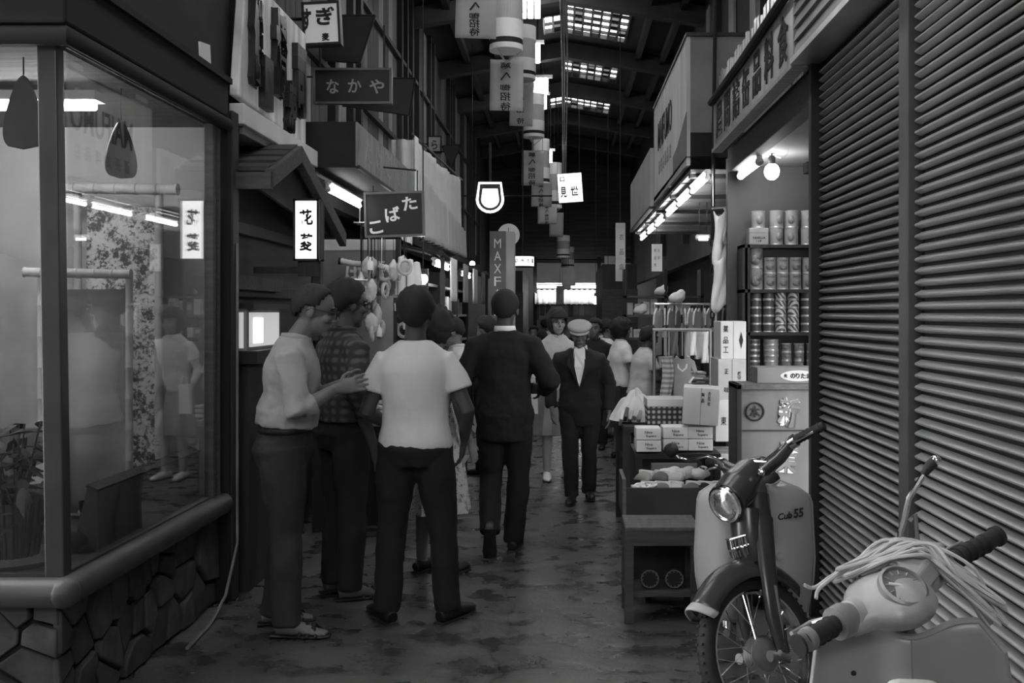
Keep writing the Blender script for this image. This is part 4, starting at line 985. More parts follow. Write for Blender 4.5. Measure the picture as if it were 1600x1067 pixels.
    for sg in (-1, 1):
        s, e, w = J('shoulder', sg), J('elbow', sg), J('wrist', sg); th = 1.18 if kind == 'jacket' else 1.0
        mb.ell(s+Vector((-sg*.025*k,0,-.012*k)), (.062*k*th, .062*k*th, .05*k*th))
        if slv == 0: mb.tube([s+Vector((-sg*.10*k,0,-.02*k)), s+Vector((-sg*.01*k,0,-.01*k)), lerp(s,e,.35), lerp(s,e,.60)], [.05*k,.064*k*build,.065*k*build,.068*k*build], 16)
        elif slv < 1: mb.tube([s+Vector((-sg*.05*k,0,.0)), s, lerp(s,e,.5), e, lerp(e,w,.25), lerp(e,w,.42)], [.07*k,.07*k,.062*k,.058*k,.053*k,.052*k], 16)
        else: mb.tube([s+Vector((-sg*.05*k,0,.0)), s, lerp(s,e,.5), lerp(s,e,.93), e, lerp(e,w,.1), lerp(e,w,.5), lerp(e,w,.97)], [.07*k*th,.07*k*th,.063*k*th,.058*k*th,.058*k*th,.056*k*th,.05*k*th,.043*k*th], 16)
    so = soft(mb.build({'jacket': 'jacket', 'dress': 'dress_bodice', 'tee': 'shirt'}.get(kind, 'shirt'), cm, t), vox, 9, .026 if kind != 'tee' else .010, .10 if kind != 'tee' else .2)
    if kind in ('shirt', 'jacket') and detail:
        cw = 'white_cloth' if kind == 'jacket' else cm
        mb = MB(); n = 24; rows = []
        for (rr, zz) in ((.066, 1.395), (.064, 1.432 if kind == 'shirt' else 1.440), (.071, 1.405)):
            rows.append([(Vector((rr*math.sin(2*math.pi*i/n), lean*.5/.5+.006+rr*1.05*math.cos(2*math.pi*i/n), zz-.02*max(0, math.cos(2*math.pi*i/n))))*k) for i in range(n+1)])
        for a_, b_ in ((0,1),(1,2)): mb.add(rows[a_]+rows[b_], [(i, i+1, n+2+i, n+1+i) for i in range(n)])
        mb.build('collar', cw, so, thick=.004*k, angle=0)
    bk, bm_ = bottom
    mb = MB()
    if bk == 'trousers':
        mb.tube([Vector((0,0,.79))*k, Vector((0,-.005,.87))*k, Vector((0,0,.955))*k], [(.155*k*build,.115*k*build),(.178*k*build,.137*k*build),(.148*k*build,.108*k*build)] , 24, ref=(0,1,0)); mb.tube([Vector((0,0,.87))*k, Vector((0,lean*(waist-.84)*2,max(.95, waist+.04)))*k], [(.165*k*build,.125*k*build),(.155*k*build,.113*k*build)], 24, ref=(0,1,0))
        for sg in (-1, 1):
            h, kn, an = J('hip', sg), J('knee', sg), J('ankle', sg); lo = an+Vector((0,0,-.03*k))
            mb.tube([h+Vector((0,0,.03*k)), lerp(h,kn,.3), lerp(h,kn,.9), kn, lerp(kn,lo,.12), lerp(kn,lo,.55), lo], [.098*k*build,.098*k*build,.078*k,.075*k,.073*k,.07*k,.066*k], 18)
    else:
        zl = .45 if bk == 'skirt' else .40; n = 36; rings = []
        for (z, a, b, wv) in ((.99,.135,.1,0),(.93,.155,.12,.002),(.86,.178,.14,.006),(.7,.2,.165,.014),(zl,.235,.2,.022),(zl-.004,.225,.19,.022),(.7,.19,.155,.012),(.86,.165,.13,.005)):
            rings.append([Vector(((a*build+wv*math.sin(9*q*2*math.pi/n))*math.cos(q*2*math.pi/n), (b*build+wv*math.sin(9*q*2*math.pi/n))*math.sin(q*2*math.pi/n), z))*k for q in range(n)])
        for i in range(len(rings)-1): mb.add(rings[i]+rings[i+1], [(q, (q+1)%n, n+(q+1)%n, n+q) for q in range(n)])
    o = mb.build('trousers' if bk == 'trousers' else 'skirt', bm_, t)
    if bk == 'trousers': soft(o, vox, 4, .026, .13)
    if belt: MB().tube([Vector((.166*build*math.cos(a), .124*build*math.sin(a)+lean*(waist-.87)*2, waist-.012))*k for a in np.linspace(0, 2*math.pi, 29)[:-1]], [(.006*k,.015*k)]*28, 8, ref=(0,0,1), closed=True).build('belt', 'black_paint', t)
    if shoes:
        for sg in (-1, 1):
            an = J('ankle', sg); fd = Vector(pose.get('foot'+('_r' if sg > 0 else '_l'), (.12*sg, 1, 0))).normalized(); up = Vector((0,0,1)); up = (up-fd*up.dot(fd)).normalized()
            def Q(f, u): return an+fd*f*k+up*u*k
            if barefoot:
                MB().tube([Q(-.075,-.075), Q(0,-.076), Q(.09,-.076), Q(.17,-.076), Q(.205,-.076)], [(.03*k,.009*k),(.037*k,.009*k),(.044*k,.009*k),(.042*k,.009*k),(.022*k,.008*k)], 14, ref=up).build('sandal_sole', shoes, t)
                lat = fd.cross(up)
                for f0, f1 in ((.06,.13),(.15,.10),(.105,.165)): MB().tube([Q(f0,-.075)+lat*.043*k, Q((f0+f1)/2,-.022), Q(f1,-.075)-lat*.043*k], .008*k, 7).build('sandal_strap', shoes, t)
                continue
            mb = MB(); mb.tube([Q(-.07,-.05), Q(-.02,-.042), Q(.06,-.045), Q(.13,-.052), Q(.195,-.06), Q(.215,-.064)], [(.03*k,.03*k),(.038*k,.042*k),(.04*k,.038*k),(.044*k,.03*k),(.034*k,.02*k),(.015*k,.012*k)], 16, ref=up)
            if bk == 'trousers': mb.tube([Q(-.02,-.04), Q(-.015,.01)], [.04*k,.042*k], 14)
            sh_ = soft(mb.build('shoe', shoes, t), vox*.7, 3)
            MB().tube([Q(-.078,-.08), Q(.0,-.08), Q(.12,-.08), Q(.20,-.078), Q(.22,-.076)], [(.032*k,.007*k),(.036*k,.007*k),(.046*k,.007*k),(.034*k,.006*k),(.012*k,.006*k)], 14, ref=up).build('sole', 'rubber', sh_)
    if 'glasses' in extras:
        g = MB()
        for sg in (-1, 1): g.tube([HP(sg*.034+.022*math.cos(a), .102, .112+.017*math.sin(a)) for a in np.linspace(0, 2*math.pi, 17)[:-1]], .0026*k, 6, closed=True)
        g.tube([HP(-.012,.103,.116), HP(0,.107,.119), HP(.012,.103,.116)], .0026*k, 6)
        for sg in (-1, 1): g.tube([HP(sg*.057,.10,.118), HP(sg*.076,.06,.119), HP(sg*.08,-.01,.117), HP(sg*.078,-.03,.102)], .0028*k, 6)
        g.build('glasses', 'black_paint', t)
    if 'cap' in extras:
        mb = MB(); mb.ell(HP(0,.012,.185), (.115*k,.135*k,.042*k), HR @ rot('X', -10), 24, 12); mb.tube([HP(0,-.01,.145), HP(0,-.008,.178)], [(.086*k,.108*k)]*2, 24, ref=HR @ Vector((0,1,0)))
        cp = soft(mb.build('cap', extras['cap'] if isinstance(extras, dict) else 'grey_cloth', t), .006, 3)
        mb = MB(); mb.grid(lambda u, v: HP((u-.5)*.17*(1-.25*v*v), .085+.075*v*(1-(2*u-1)**2*.6), .155-.02*v), 12, 5); mb.build('cap_brim', 'grey_cloth', cp, thick=.008, angle=0)
    return t, k, J, HP
# ------------------------------------------------------------------ the people in the passage
M['shirt_grey'] = mat('shirt_grey', .34, .9, .12, 8, .5); M['trouser_grey'] = mat('trouser_grey', .03, .9, .3, 6, .5); M['trouser_dark'] = mat('trouser_dark', .011, .9, .25, 6)
M['plaid'] = cloth_pattern('plaid', .09, .03, 7, 'check'); M['tee'] = mat('tee', .6, .92, .06, 6, .45); M['suit'] = mat('suit', .009, .9, .2, 6, .4); M['suit2'] = mat('suit2', .014, .9, .2, 6)
M['print_dress'] = cloth_pattern('print_dress', .4, .05, 30, 'floral', thresh=.4); M['pale_dress'] = mat('pale_dress', .4, .9, .12, 8); M['skirt_dark'] = mat('skirt_dark', .02, .9, .2, 6)
M['skirt_grey'] = mat('skirt_grey', .2, .9, .2, 6); M['blouse'] = mat('blouse', .7, .9, .06, 8, .5); M['blouse_grey'] = mat('blouse_grey', .5, .9, .1, 8)
# older man in a pale shirt, hands held out, glasses, sandals
person('older man in pale shirt and glasses gesturing with both hands, wearing sandals', (-1.345, 4.8, 0), -78, 1.65, dict(
    elbow_r=(.235,.075,1.07), wrist_r=(.135,.235,1.165), hand_dir_r=(-.25,1,.22), hand_up_r=(1,.2,.3), thumb_r=-1,
    elbow_l=(-.22,.11,1.09), wrist_l=(-.10,.27,1.175), hand_dir_l=(.2,1,.16), hand_up_l=(-1,.2,.3), thumb_l=1, curl=8,
    ankle_r=(.11,.02,.085), foot_r=(.25,1,0), ankle_l=(-.10,-.06,.085), head_fwd=.03), skin='skin', hair='crop', hairm='grey_hair', top=('shirt','shirt_grey'), bottom=('trousers','trouser_grey'),
    shoes='black_paint', barefoot=True, sleeve='rolled', extras=('glasses',), lean=.05, head=(-4,14), build=1.06, vox=.007, detail=2, belt=True, waist=.985)
person('dark haired man in plaid shirt and glasses standing behind the older man', (-1.19, 5.38, 0), -52, 1.68, dict(
    elbow_r=(.25,-.05,1.08), wrist_r=(.24,.05,.83), foot_r=(.3,1,0)), skin='skin_tan', hair='full', top=('shirt','plaid'), bottom=('trousers','trouser_dark'), shoes='black_paint', barefoot=True,
    sleeve='rolled', extras=('glasses',), head=(2,4), vox=.008, detail=1, waist=.93)
# stocky man in a white T-shirt, back turned, hands at his front
person('stocky man in a white T-shirt seen from behind with feet apart', (-.735, 4.95, 0), 0, 1.63, dict(
    elbow_r=(.262,-.02,1.06), wrist_r=(.235,.12,.90), hand_dir_r=(-.15,.3,-.9), hand_up_r=(.9,-.2,.2), elbow_l=(-.245,.0,1.05), wrist_l=(-.17,.16,.97), hand_dir_l=(.8,.4,-.3), hand_up_l=(0,.8,.4),
    ankle_r=(.165,-.01,.085), knee_r=(.135,.01,.475), foot_r=(.6,1,0), ankle_l=(-.14,-.02,.085), knee_l=(-.115,.01,.475), foot_l=(-.55,.85,0)), skin='skin_tan', hair='full', top=('tee','tee'), bottom=('trousers','trouser_dark'),
    sleeve='short', face=True, build=1.03, shoulder=.97, vox=.008, detail=1, belt=True)
person('woman with permed dark hair and printed dress beyond the white T-shirt', (-.76, 5.85, 0), -35, 1.53, skin='skin', hair='perm', top=('dress','print_dress'), bottom=('dress','print_dress'), sleeve='short', vox=.012)
person('woman looking down at the goods table, short dark hair', (-.86, 8.1, 0), 100, 1.47, skin='skin', hair='full', top=('shirt','blouse_grey'), bottom=('skirt','skirt_grey'), sleeve='short', head=(0,22), vox=.013)
# man in a black suit walking away
person('man in a black suit walking away up the middle', (-.375, 6.4, 0), -2, 1.655, dict(
    hip_l=(-.088,.0,.865), knee_l=(-.088,.02,.47), ankle_l=(-.075,-.20,.185), foot_l=(-.05,.55,-.85), knee_r=(.085,.03,.475), ankle_r=(.055,.02,.085), foot_r=(.1,1,0),
    elbow_r=(.29,-.04,1.09), wrist_r=(.24,.17,1.02), hand_dir_r=(-.6,.8,0), elbow_l=(-.275,-.02,1.08), wrist_l=(-.25,.07,.85)), skin='skin_tan', hair='short', top=('jacket','suit'), bottom=('trousers','suit'),
    build=.98, shoulder=.98, vox=.009, face=True)
t, k, J, HP = person('small old man in a flat cap and dark jacket walking towards us', (.135, 8.1, 0), 178, 1.45, dict(
    ankle_r=(.07,.10,.085), knee_r=(.085,.09,.48), ankle_l=(-.085,-.1,.10), knee_l=(-.085,.0,.475), elbow_l=(-.27,-.05,1.08), wrist_l=(-.27,.0,.83), elbow_r=(.285,-.04,1.08), wrist_r=(.26,.05,.86)), skin='skin', hair=None, top=('jacket','suit2'), bottom=('trousers','suit2'),
    extras=('cap',), lean=.03, head=(0,12), build=1.06, shoulder=1.0, vox=.008, detail=2)
mb = MB(); mb.add([Vector((x, y, z))*k for x, y, z in ((-.05,.13,1.41),(.05,.13,1.41),(.055,.20,1.25),(0,.20,1.07),(-.055,.20,1.25))], [(0,1,2,3,4)]); mb.build('shirt_front', 'white_cloth', t, thick=.012, smooth=False)
for sg in (-1, 1):
    mb = MB(); mb.add([Vector((sg*x, y, z))*k for x, y, z in ((.045,.115,1.425),(.085,.14,1.37),(.115,.18,1.27),(.08,.20,1.22),(.0,.212,1.05),(.045,.208,1.25))], [(0,1,2,3,4,5)]); mb.build('lapel', 'suit2', t, thick=.01, smooth=False)
t, k, J, HP = person('young woman with bobbed hair and pale dress behind the old man', (-.06, 9.15, 0), 188, 1.545, dict(wrist_r=(.26,.12,.95)), skin='skin_pale', hair='bob', top=('shirt','pale_dress'), bottom=('skirt','skirt_grey'), shoes='blouse', sleeve='short', head=(8,6), vox=.010)
t = thing('carrier_bag', 'white paper bag carried by the young woman in pale dress', 'bag', (-.275, 8.86, .63))
MB().add([(-.05,-.02,0),(.05,-.02,0),(.05,.02,0),(-.05,.02,0),(-.04,-.035,.26),(.045,-.035,.26),(.045,.035,.26),(-.04,.035,.26)], [(0,3,2,1),(0,1,5,4),(1,2,6,5),(2,3,7,6),(3,0,4,7)]).build('bag_body', 'paper_white', t, smooth=False, thick=.003)
MB().tube([(-.03,-.035,.25), (-.02,-.02,.33), (.02,-.02,.33), (.03,-.035,.25)], .004, 6).build('handle', 'paper_white', t)
person('dark haired man just behind the old man in the cap', (.36, 11.2, 0), 165, 1.44, skin='skin', hair='full', top=('shirt','suit2'), bottom=('trousers','suit2'), vox=.013)
person('woman in white blouse and long dark skirt at the clothing stall', (.60, 10.4, 0), -70, 1.44, dict(elbow_r=(.22,.05,1.06), wrist_r=(.12,.22,1.05)), skin='skin', hair='perm', top=('shirt','blouse'), bottom=('dress','skirt_dark'), sleeve='short', vox=.012)
person('woman in light blouse bending over the stall of shirts', (.74, 9.7, 0), -62, 1.37, dict(elbow_r=(.23,.10,1.07), wrist_r=(.15,.3,1.02), elbow_l=(-.2,.14,1.08), wrist_l=(-.08,.32,1.02)), skin='skin_tan', hair='full', top=('shirt','blouse_grey'), bottom=('skirt','skirt_dark'), sleeve='short', lean=.08, head=(0,12), vox=.012)
person('shopper in white shirt half hidden beyond the women at the stall', (.53, 12.2, 0), -80, 1.42, skin='skin', hair='full', top=('shirt','blouse'), bottom=('trousers','skirt_grey'), vox=.015, detail=0)
for lab, px, Y, H, top, yaw in (('distant shopper with dark hair by the end curtain', 834, 15.5, 1.30, 'suit2', 170), ('distant shopper in white at the middle of the passage', 851, 20, 1.36, 'blouse', 20),
                               ('distant shopper in dark clothes below the lanterns', 847, 13.6, 1.27, 'skirt_grey', 10), ('far dark figure beside the suited man', 760, 9.4, 1.47, 'suit2', 60), ('far shopper in a pale hat beyond the cap', 936, 14.6, 1.40, 'blouse_grey', 150)):
    person(lab, ((px-VX)*Y/F, Y, 0), yaw, H, skin='skin', hair='full', top=('shirt', top), bottom=('trousers','trouser_dark'), vox=.016, detail=0, face=False)
# ------------------------------------------------------------------ mopeds
M['shield'] = mat('shield', .36, .3, .08, 4, spec=.5); M['bike_dark'] = mat('bike_dark', .035, .25, .15, 5, spec=.6); M['scoot'] = mat('scoot', .30, .3, .12, 4, spec=.5); M['seat'] = mat('seat', .02, .5, .2, 20)
M['lens'] = mat('lens', .8, .08, .1, 30, .2, metal=.9)
def torus(mb, c, R, r, ax=Vector((1,0,0)), n=40, m=12, sq=1.0):
    ax = Vector(ax).normalized(); u = ax.orthogonal().normalized(); w = ax.cross(u)
    vs = []; fs = []
    for i in range(n):
        a = 2*math.pi*i/n; d = u*math.cos(a)+w*math.sin(a)
        for j in range(m):
            b = 2*math.pi*j/m; vs.append(Vector(c)+d*(R+r*math.cos(b))+ax*(r*sq*math.sin(b)))
    for i in range(n):
        for j in range(m): fs.append((i*m+j, i*m+(j+1)%m, ((i+1)%n)*m+(j+1)%m, ((i+1)%n)*m+j))
    return mb.add(vs, fs)
def wheel(t, c, T=None, R=.285, spokes=28):
    c = Vector(c)
    def B():
        b = MB(); b.T = T; return b
    ri = R-.064
    vs = []; prof = [(-.022,.0),(-.022,.014),(-.012,.006),(0,.0),(.012,.006),(.022,.014),(.022,.0),(0,-.008)]
    rim = B(); n = 56; k = len(prof); vv = []
    for i in range(n):
        a = 2*math.pi*i/n
        for (x, d) in prof: vv.append(c+Vector((x, math.cos(a)*(ri+d), math.sin(a)*(ri+d))))
    rim.add(vv, [(i*k+j, i*k+(j+1)%k, ((i+1)%n)*k+(j+1)%k, ((i+1)%n)*k+j) for i in range(n) for j in range(k)])
    wh = rim.build('wheel', 'chrome', t, label='chrome rimmed spoked wheel')
    torus(B(), c, R-.033, .033, n=56, m=14).build('tyre', 'rubber', wh)
    tr = B()
    for i in range(56):
        a = 2*math.pi*i/56
        for s in (-1, 1): tr.obox(c+Vector((s*.012, math.cos(a)*(R-.004), math.sin(a)*(R-.004))), (.014, .012, .008), rot('X', math.degrees(a)))
    o = tr.build('tread', 'rubber', wh); o['kind'] = 'stuff'
    RY = rot('Y', 90)
    B().lathe([(0,-.05),(.03,-.05),(.06,-.035),(.062,.02),(.05,.035),(.03,.05),(0,.05)], 28, c, RY).build('hub_drum', 'dull_metal', wh)
    for q in (-.03, -.015, 0, .01): B().lathe([(.063,q-.003),(.068,q),(.063,q+.003)], 28, c, RY).build('drum_fin', 'steel', wh)
    B().lathe([(0,-.085),(.012,-.085),(.012,.085),(0,.085)], 12, c, RY).build('axle', 'chrome', wh)
    for i in range(spokes):
        a = 2*math.pi*i/spokes; b = a+(.5 if i % 2 else -.5); s = 1 if (i//2) % 2 else -1
        B().tube([c+Vector((s*.03, math.cos(a)*.055, math.sin(a)*.055)), c+Vector((s*.004, math.cos(b)*ri, math.sin(b)*ri))], .0022, 5).build('spoke', 'chrome', wh)
def sheet(t, fn, nu, nv, name, m, T=None, thick=.004):
    b = MB(); b.T = T; b.grid(fn, nu, nv); return b.build(name, m, t, thick=thick, angle=0)

# ---- moped with pale leg shields, facing the camera, bars turned
t = thing('moped', 'small moped with pale leg shields and round headlight parked by the shutter', 'moped', (.70, 3.62, 0), 170)
ax_p, ax_d = Vector((0,-.26,.86)), Vector((0,-.44,.9)).normalized()
ST = Matrix.Translation(ax_p) @ Matrix.Rotation(math.radians(-48), 4, ax_d) @ Matrix.Translation(-ax_p)
def B():
    b = MB(); b.T = ST; return b
wheel(t, (0,0,.285), ST)
# front mudguard: arc over the wheel with a flared tip
def guard(u, v, R0=.325, a0=-12, a1=168, w=.055):
    a = math.radians(a0+(a1-a0)*v); s = (u-.5)*2; ww = w*(1+.15*math.sin(math.pi*v)); dr = -.07*abs(s)**2.2
    return Vector((s*ww, math.cos(a)*(R0+dr), .285+math.sin(a)*(R0+dr)))
sheet(t, lambda u, v: guard(u, v, R0=.34, a0=48, a1=150), 12, 24, 'front_mudguard', 'bike_dark', ST)
sheet(t, lambda u, v: guard(u, v, R0=.343, a0=46.5, a1=49.3, w=.062)+Vector((0,.02*(1-v),-.004*(1-v))), 12, 6, 'mudguard_tip', 'shield', ST, .006)
for s in (-1, 1):   # pressed-steel fork legs with leading links
    B().tube([(s*.045,-.20,.74), (s*.066,-.12,.58), (s*.074,-.055,.40), (s*.076,-.045,.27)], [(.024,.045),(.022,.04),(.02,.034),(.018,.028)], 12, ref=(0,1,0)).build('fork_leg', 'bike_dark', t)
    B().tube([(s*.08,-.05,.25), (s*.083,-.01,.275), (s*.08,.03,.285)], [.018,.016,.02], 10).build('fork_link', 'dull_metal', t)
    B().tube([(s*.082,-.045,.30), (s*.082,-.10,.50)], .012, 8).build('damper', 'dull_metal', t)
    B().lathe([(0,0),(.012,0),(.012,.012),(0,.012)], 10, (s*.092, 0, .285), rot('Y', 90*s)).build('axle_nut', 'chrome', t)
B().tube([(0,-.14,.57), (0,-.20,.70), (0,-.25,.82)], [(.052,.05),(.055,.055),(.05,.05)], 16, ref=(0,1,0)).build('fork_crown', 'bike_dark', t)
# head cover with headlight
b = B(); b.tube([(0,-.34,.93), (0,-.26,.915), (0,-.17,.87), (0,-.095,.835)], [(.045,.03),(.07,.055),(.078,.075),(.072,.072)], 20, ref=(0,.4,.9)); soft(b.build('head_cover', 'bike_dark', t), .006, 4)
hl = Vector((0,-.085,.83)); HR_ = rot('X', -90-8)
B().lathe([(.06,-.004),(.072,.0),(.076,.008),(.072,.018),(.064,.02),(.064,.012)], 32, hl, HR_).build('headlight_rim', 'chrome', t)
B().lathe([(.066,.008),(.055,.02),(.035,.028),(.015,.032),(0,.033)], 28, hl, HR_).build('headlight_lens', 'lens', t)
# handlebar, gull-wing cover, grips, levers, mirror
for s in (-1, 1):
    b = B(); b.tube([(0,-.28,.925), (s*.07,-.285,.91), (s*.14,-.30,.935), (s*.20,-.325,.972)], [(.05,.03),(.045,.032),(.032,.028),(.02,.02)], 14, ref=(0,.3,.95)); b.build('bar_cover', 'bike_dark', t)
    B().tube([(s*.05,-.25,.945), (s*.10,-.262,.928), (s*.15,-.285,.95), (s*.2,-.31,.99)], .006, 6).build('bar_trim', 'chrome', t)
    B().tube([(s*.19,-.32,.968), (s*.215,-.33,.975)], .026, 14).build('bar_collar', 'chrome', t)
    B().tube([(s*.21,-.328,.975), (s*.33,-.375,.995)], [.018,.017], 12).build('grip', 'rubber', t)
    for q in range(7): B().tube([Vector((s*(.225+q*.014), -.334-.0055*q, .977+.0024*q)), Vector((s*(.230+q*.014), -.336-.0055*q, .978+.0024*q))], .0195, 12).build('grip_ridge', 'rubber', t)
    B().tube([(s*.20,-.29,.965), (s*.25,-.275,.97), (s*.32,-.315,.985)], .005, 6).build('brake_lever', 'chrome', t)
    B().lathe([(0,0),(.014,0),(.014,.01),(0,.012)], 12, (s*.1,-.22,.90), rot('X', -90)).build('screw', 'chrome', t)
B().tube([(.16,-.29,.95), (.17,-.27,1.0), (.20,-.26,1.02), (.33,-.26,1.03), (.36,-.255,1.05), (.375,-.25,1.08)], .006, 8).build('mirror_stalk', 'chrome', t)
B().ell((.385,-.245,1.09), (.045,.018,.03)).build('mirror_head', 'black_paint', t)
# badge grille on the neck
for i in range(2):
    b = B(); b.tube([(-.055,-.075,.70-.035*i), (0,-.045,.70-.035*i), (.055,-.075,.70-.035*i)], .004, 6); b.build('badge_bar', 'chrome', t)
for i in range(9):
    x = -.05+.0125*i; z0 = .665 if i % 2 else .662
    B().tube([(x, -.072+.028*math.cos(x*28), z0), (x, -.08+.028*math.cos(x*28), .70)], .0035, 6).build('badge_bar', 'chrome', t)
for i in range(8):
    x = -.045+.0125*i; B().tube([(x, -.072+.028*math.cos(x*28), .632), (x, -.074+.028*math.cos(x*28), .655)], .0035, 6).build('badge_bar', 'chrome', t)
b = B(); b.tube([(0,-.13,.60), (0,-.125,.68), (0,-.16,.78)], [(.058,.05),(.062,.052),(.066,.05)], 16, ref=(0,1,0)); b.build('neck_shroud', 'bike_dark', t)
# leg shields (fixed to the body): two tall curved wings
def wing(s):
    def fn(u, v):
        z = .30+.56*v; top = math.sin(math.pi*min(1, .5+.5*(1-v)/.12)) if v > .88 else 1
        w0 = .045+.02*(1-v); w1 = (.235-.03*abs(v-.45))*(1 if v < .86 else max(.0, 1-((v-.86)/.14)**2.2*.55)) - .05*max(0, .3-v)
        x = w0+(w1-w0)*u
        return Vector((s*x, -.26-.05*(1-v)-.10*u**2.2+.05*math.sin(math.pi*u)*.4-.16*max(0, .25-v), z))
    return fn
for s in (-1, 1):
    sheet(t, wing(s), 14, 20, 'leg_shield', 'shield', None, .006)
    e = MB(); f = wing(s); e.tube([f(1, q/20) for q in range(21)]+[f(1-q/6, 1) for q in range(1, 7)], .006, 6); e.build('shield_edge', 'shield', t)
# name badge on one shield
wl_ = wing(-1); c0 = wl_(.55, .80)
lettering([('Cub', -.03, -.006, .055, .026, 10), ('55', .022, .006, .042, .034, 10)], chain_matrix(t) @ (c0+Vector((-.0,.012,0))), chain_matrix(t).to_3x3() @ Vector((-1,-.12,0)), (0,0,1), 'ink', t, bold=.03, italic=.25, depth=.006)
MB().lathe([(0,0),(.008,0),(.008,.05),(.013,.05),(.013,.058),(0,.058)], 12, wl_(.22,.52)+Vector((0,-.01,0)), rot('X', -90)).build('hook_knob', 'chrome', t)
# frame, engine, step, seat, rear
MB().tube([(0,-.24,.80), (0,-.32,.55), (0,-.45,.38), (0,-.75,.38), (0,-.95,.55), (0,-1.2,.62)], [(.04,.045),(.045,.05),(.05,.055),(.05,.06),(.06,.08),(.05,.05)], 14, ref=(1,0,0)).build('frame_tube', 'bike_dark', t)
MB().tube([(0,-.5,.27), (0,-.68,.27)], [(.1,.075),(.09,.07)], 16, ref=(1,0,0)).build('engine', 'dull_metal', t)
for i in range(5): MB().box(-.07, .07, -.42-.018*i, -.41-.018*i, .2, .33).build('cooling_fin', 'dull_metal', t, smooth=False)
MB().tube([(-.27,-.62,.22), (.27,-.62,.22)], .011, 8).build('footrest_bar', 'steel', t)
for s in (-1, 1): MB().tube([(s*.17,-.62,.225), (s*.27,-.62,.225)], .02, 10).build('footrest_rubber', 'rubber', t)
b = MB(); b.tube([(0,-.72,.70), (0,-.85,.74), (0,-1.05,.76), (0,-1.2,.73)], [(.07,.03),(.1,.05),(.13,.055),(.1,.03)], 18, ref=(0,0,1)); soft(b.build('seat', 'seat', t), .01, 4)
wheel(t, (0,-1.18,.285))
def rguard(u, v):
    p = guard(u, v, a0=10, a1=190, w=.07); return Vector((p.x, -1.18-p.y, p.z))
sheet(t, rguard, 10, 20, 'rear_mudguard', 'bike_dark')
MB().box(-.11, .11, -1.5, -1.2, .66, .68).build('carrier', 'steel', t, smooth=False)
MB().tube([(.11,-.5,.2), (.12,-.9,.22), (.12,-1.4,.27)], [.016,.03,.03], 12).build('silencer', 'chrome', t)
MB().tube([(-.12,-.66,.24), (-.15,-.72,.02), (-.11,-.74,.012)], .01, 8).build('stand', 'black_paint', t)

# ---- scooter in front, seen over its handlebar, headed towards the shutter
t = thing('scooter', 'grey scooter with round dial and dark grips close to the camera', 'scooter', (.80, 2.22, 0), -6)
# head: dial housing on the column, bars turned and tilted
hx = Vector((-.105, -.13, .925))
BD = Vector((.60, .46, .17)).normalized(); UPV = Vector((-.15,-.18,.97)); UPV = (UPV-BD*UPV.dot(BD)).normalized(); FW = UPV.cross(BD)
def HB(a, f, u): return hx+BD*a+FW*f+UPV*u
b = MB(); b.tube([HB(-.13,.0,-.01), HB(-.07,-.01,.0), HB(0,-.02,.008), HB(.07,-.0,.01), HB(.15,.02,.02)], [(.03,.022),(.045,.035),(.085,.048),(.055,.04),(.035,.03)], 20, ref=UPV)
b.ell(HB(0,-.01,0), (.095,.1,.05), Matrix((BD, FW, UPV)).transposed()); soft(b.build('head_cover', 'scoot', t), .007, 5)
dn = (UPV*.85-FW*.5).normalized(); du = BD; dv = dn.cross(du); DR = Matrix((du, dv, dn)).transposed(); dc = HB(0.0,-.045,.036)
MB().lathe([(.052,0),(.052,.012),(.046,.016),(.044,.008),(0,.008)], 28, dc, DR).build('dial_rim', 'dull_metal', t)
MB().lathe([(0,.009),(.043,.009),(.043,.0095),(0,.0095)], 28, dc, DR).build('dial_face', 'carton_dark', t)
for i in range(9):
    a = math.radians(-30+30*i); MB().tube([dc+DR @ Vector((.03*math.cos(a), .03*math.sin(a), .011)), dc+DR @ Vector((.04*math.cos(a), .04*math.sin(a), .011))], .002, 5).build('dial_mark', 'grey_ink', t)
MB().tube([dc+DR @ Vector((.02,-.015,.012)), dc+DR @ Vector((-.025,.018,.012))], .003, 6).build('dial_needle', 'white_ink', t)
b = MB(); b.add([dc+DR @ Vector(p) for p in ((-.03,-.03,.012),(.03,-.03,.012),(.022,-.042,.012),(-.022,-.042,.012))], [(0,1,2,3)]); b.build('dial_window', 'paper_grey', t, thick=.002, smooth=False)
for s, a1, a2 in ((-1,.11,.245), (1,.15,.35)):
    MB().tube([HB(s*.10,.0,.0), HB(s*a1*1.05,.0,.005)], [.04,.034], 14).build('bar_arm', 'scoot', t)
    MB().tube([HB(s*a1,0,.004), HB(s*(a1+.02),0,.005), HB(s*(a1+.045),0,.006)], [.03,.036,.034], 16).build('bar_collar', 'dull_metal', t)
    MB().tube([HB(s*(a1+.04),-.0,.006), HB(s*a2,-.02,.02)], [.0185,.02], 16).build('grip', 'rubber', t)
    MB().tube([HB(s*a2,-.02,.02), HB(s*(a2+.012),-.021,.021)], [.024,.023], 14).build('grip_end', 'dull_metal' if s < 0 else 'rubber', t)
    for q in range(6): MB().tube([HB(s*(a1+.06+q*.02),-.004-.0025*q,.008+.0015*q), HB(s*(a1+.066+q*.02),-.004-.0025*q,.008+.0015*q)], .0225, 14).build('grip_ridge', 'rubber', t)
    MB().tube([HB(s*a1,.03,-.005), HB(s*(a1+.05),.065,-.012), HB(s*(a2-.02),.055,-.005)], [.008,.007,.005], 8).build('brake_lever', 'steel', t)
b = MB(); b.add([HB(.05,-.045,.045), HB(.19,-.0,.055), HB(.185,.03,.05), HB(.06,.03,.06), HB(.05,-.06,.02), HB(.19,-.02,.02)], [(0,1,2,3),(0,4,5,1)]); b.build('bar_wing', 'scoot', t, thick=.01, smooth=False, bevel=.003)
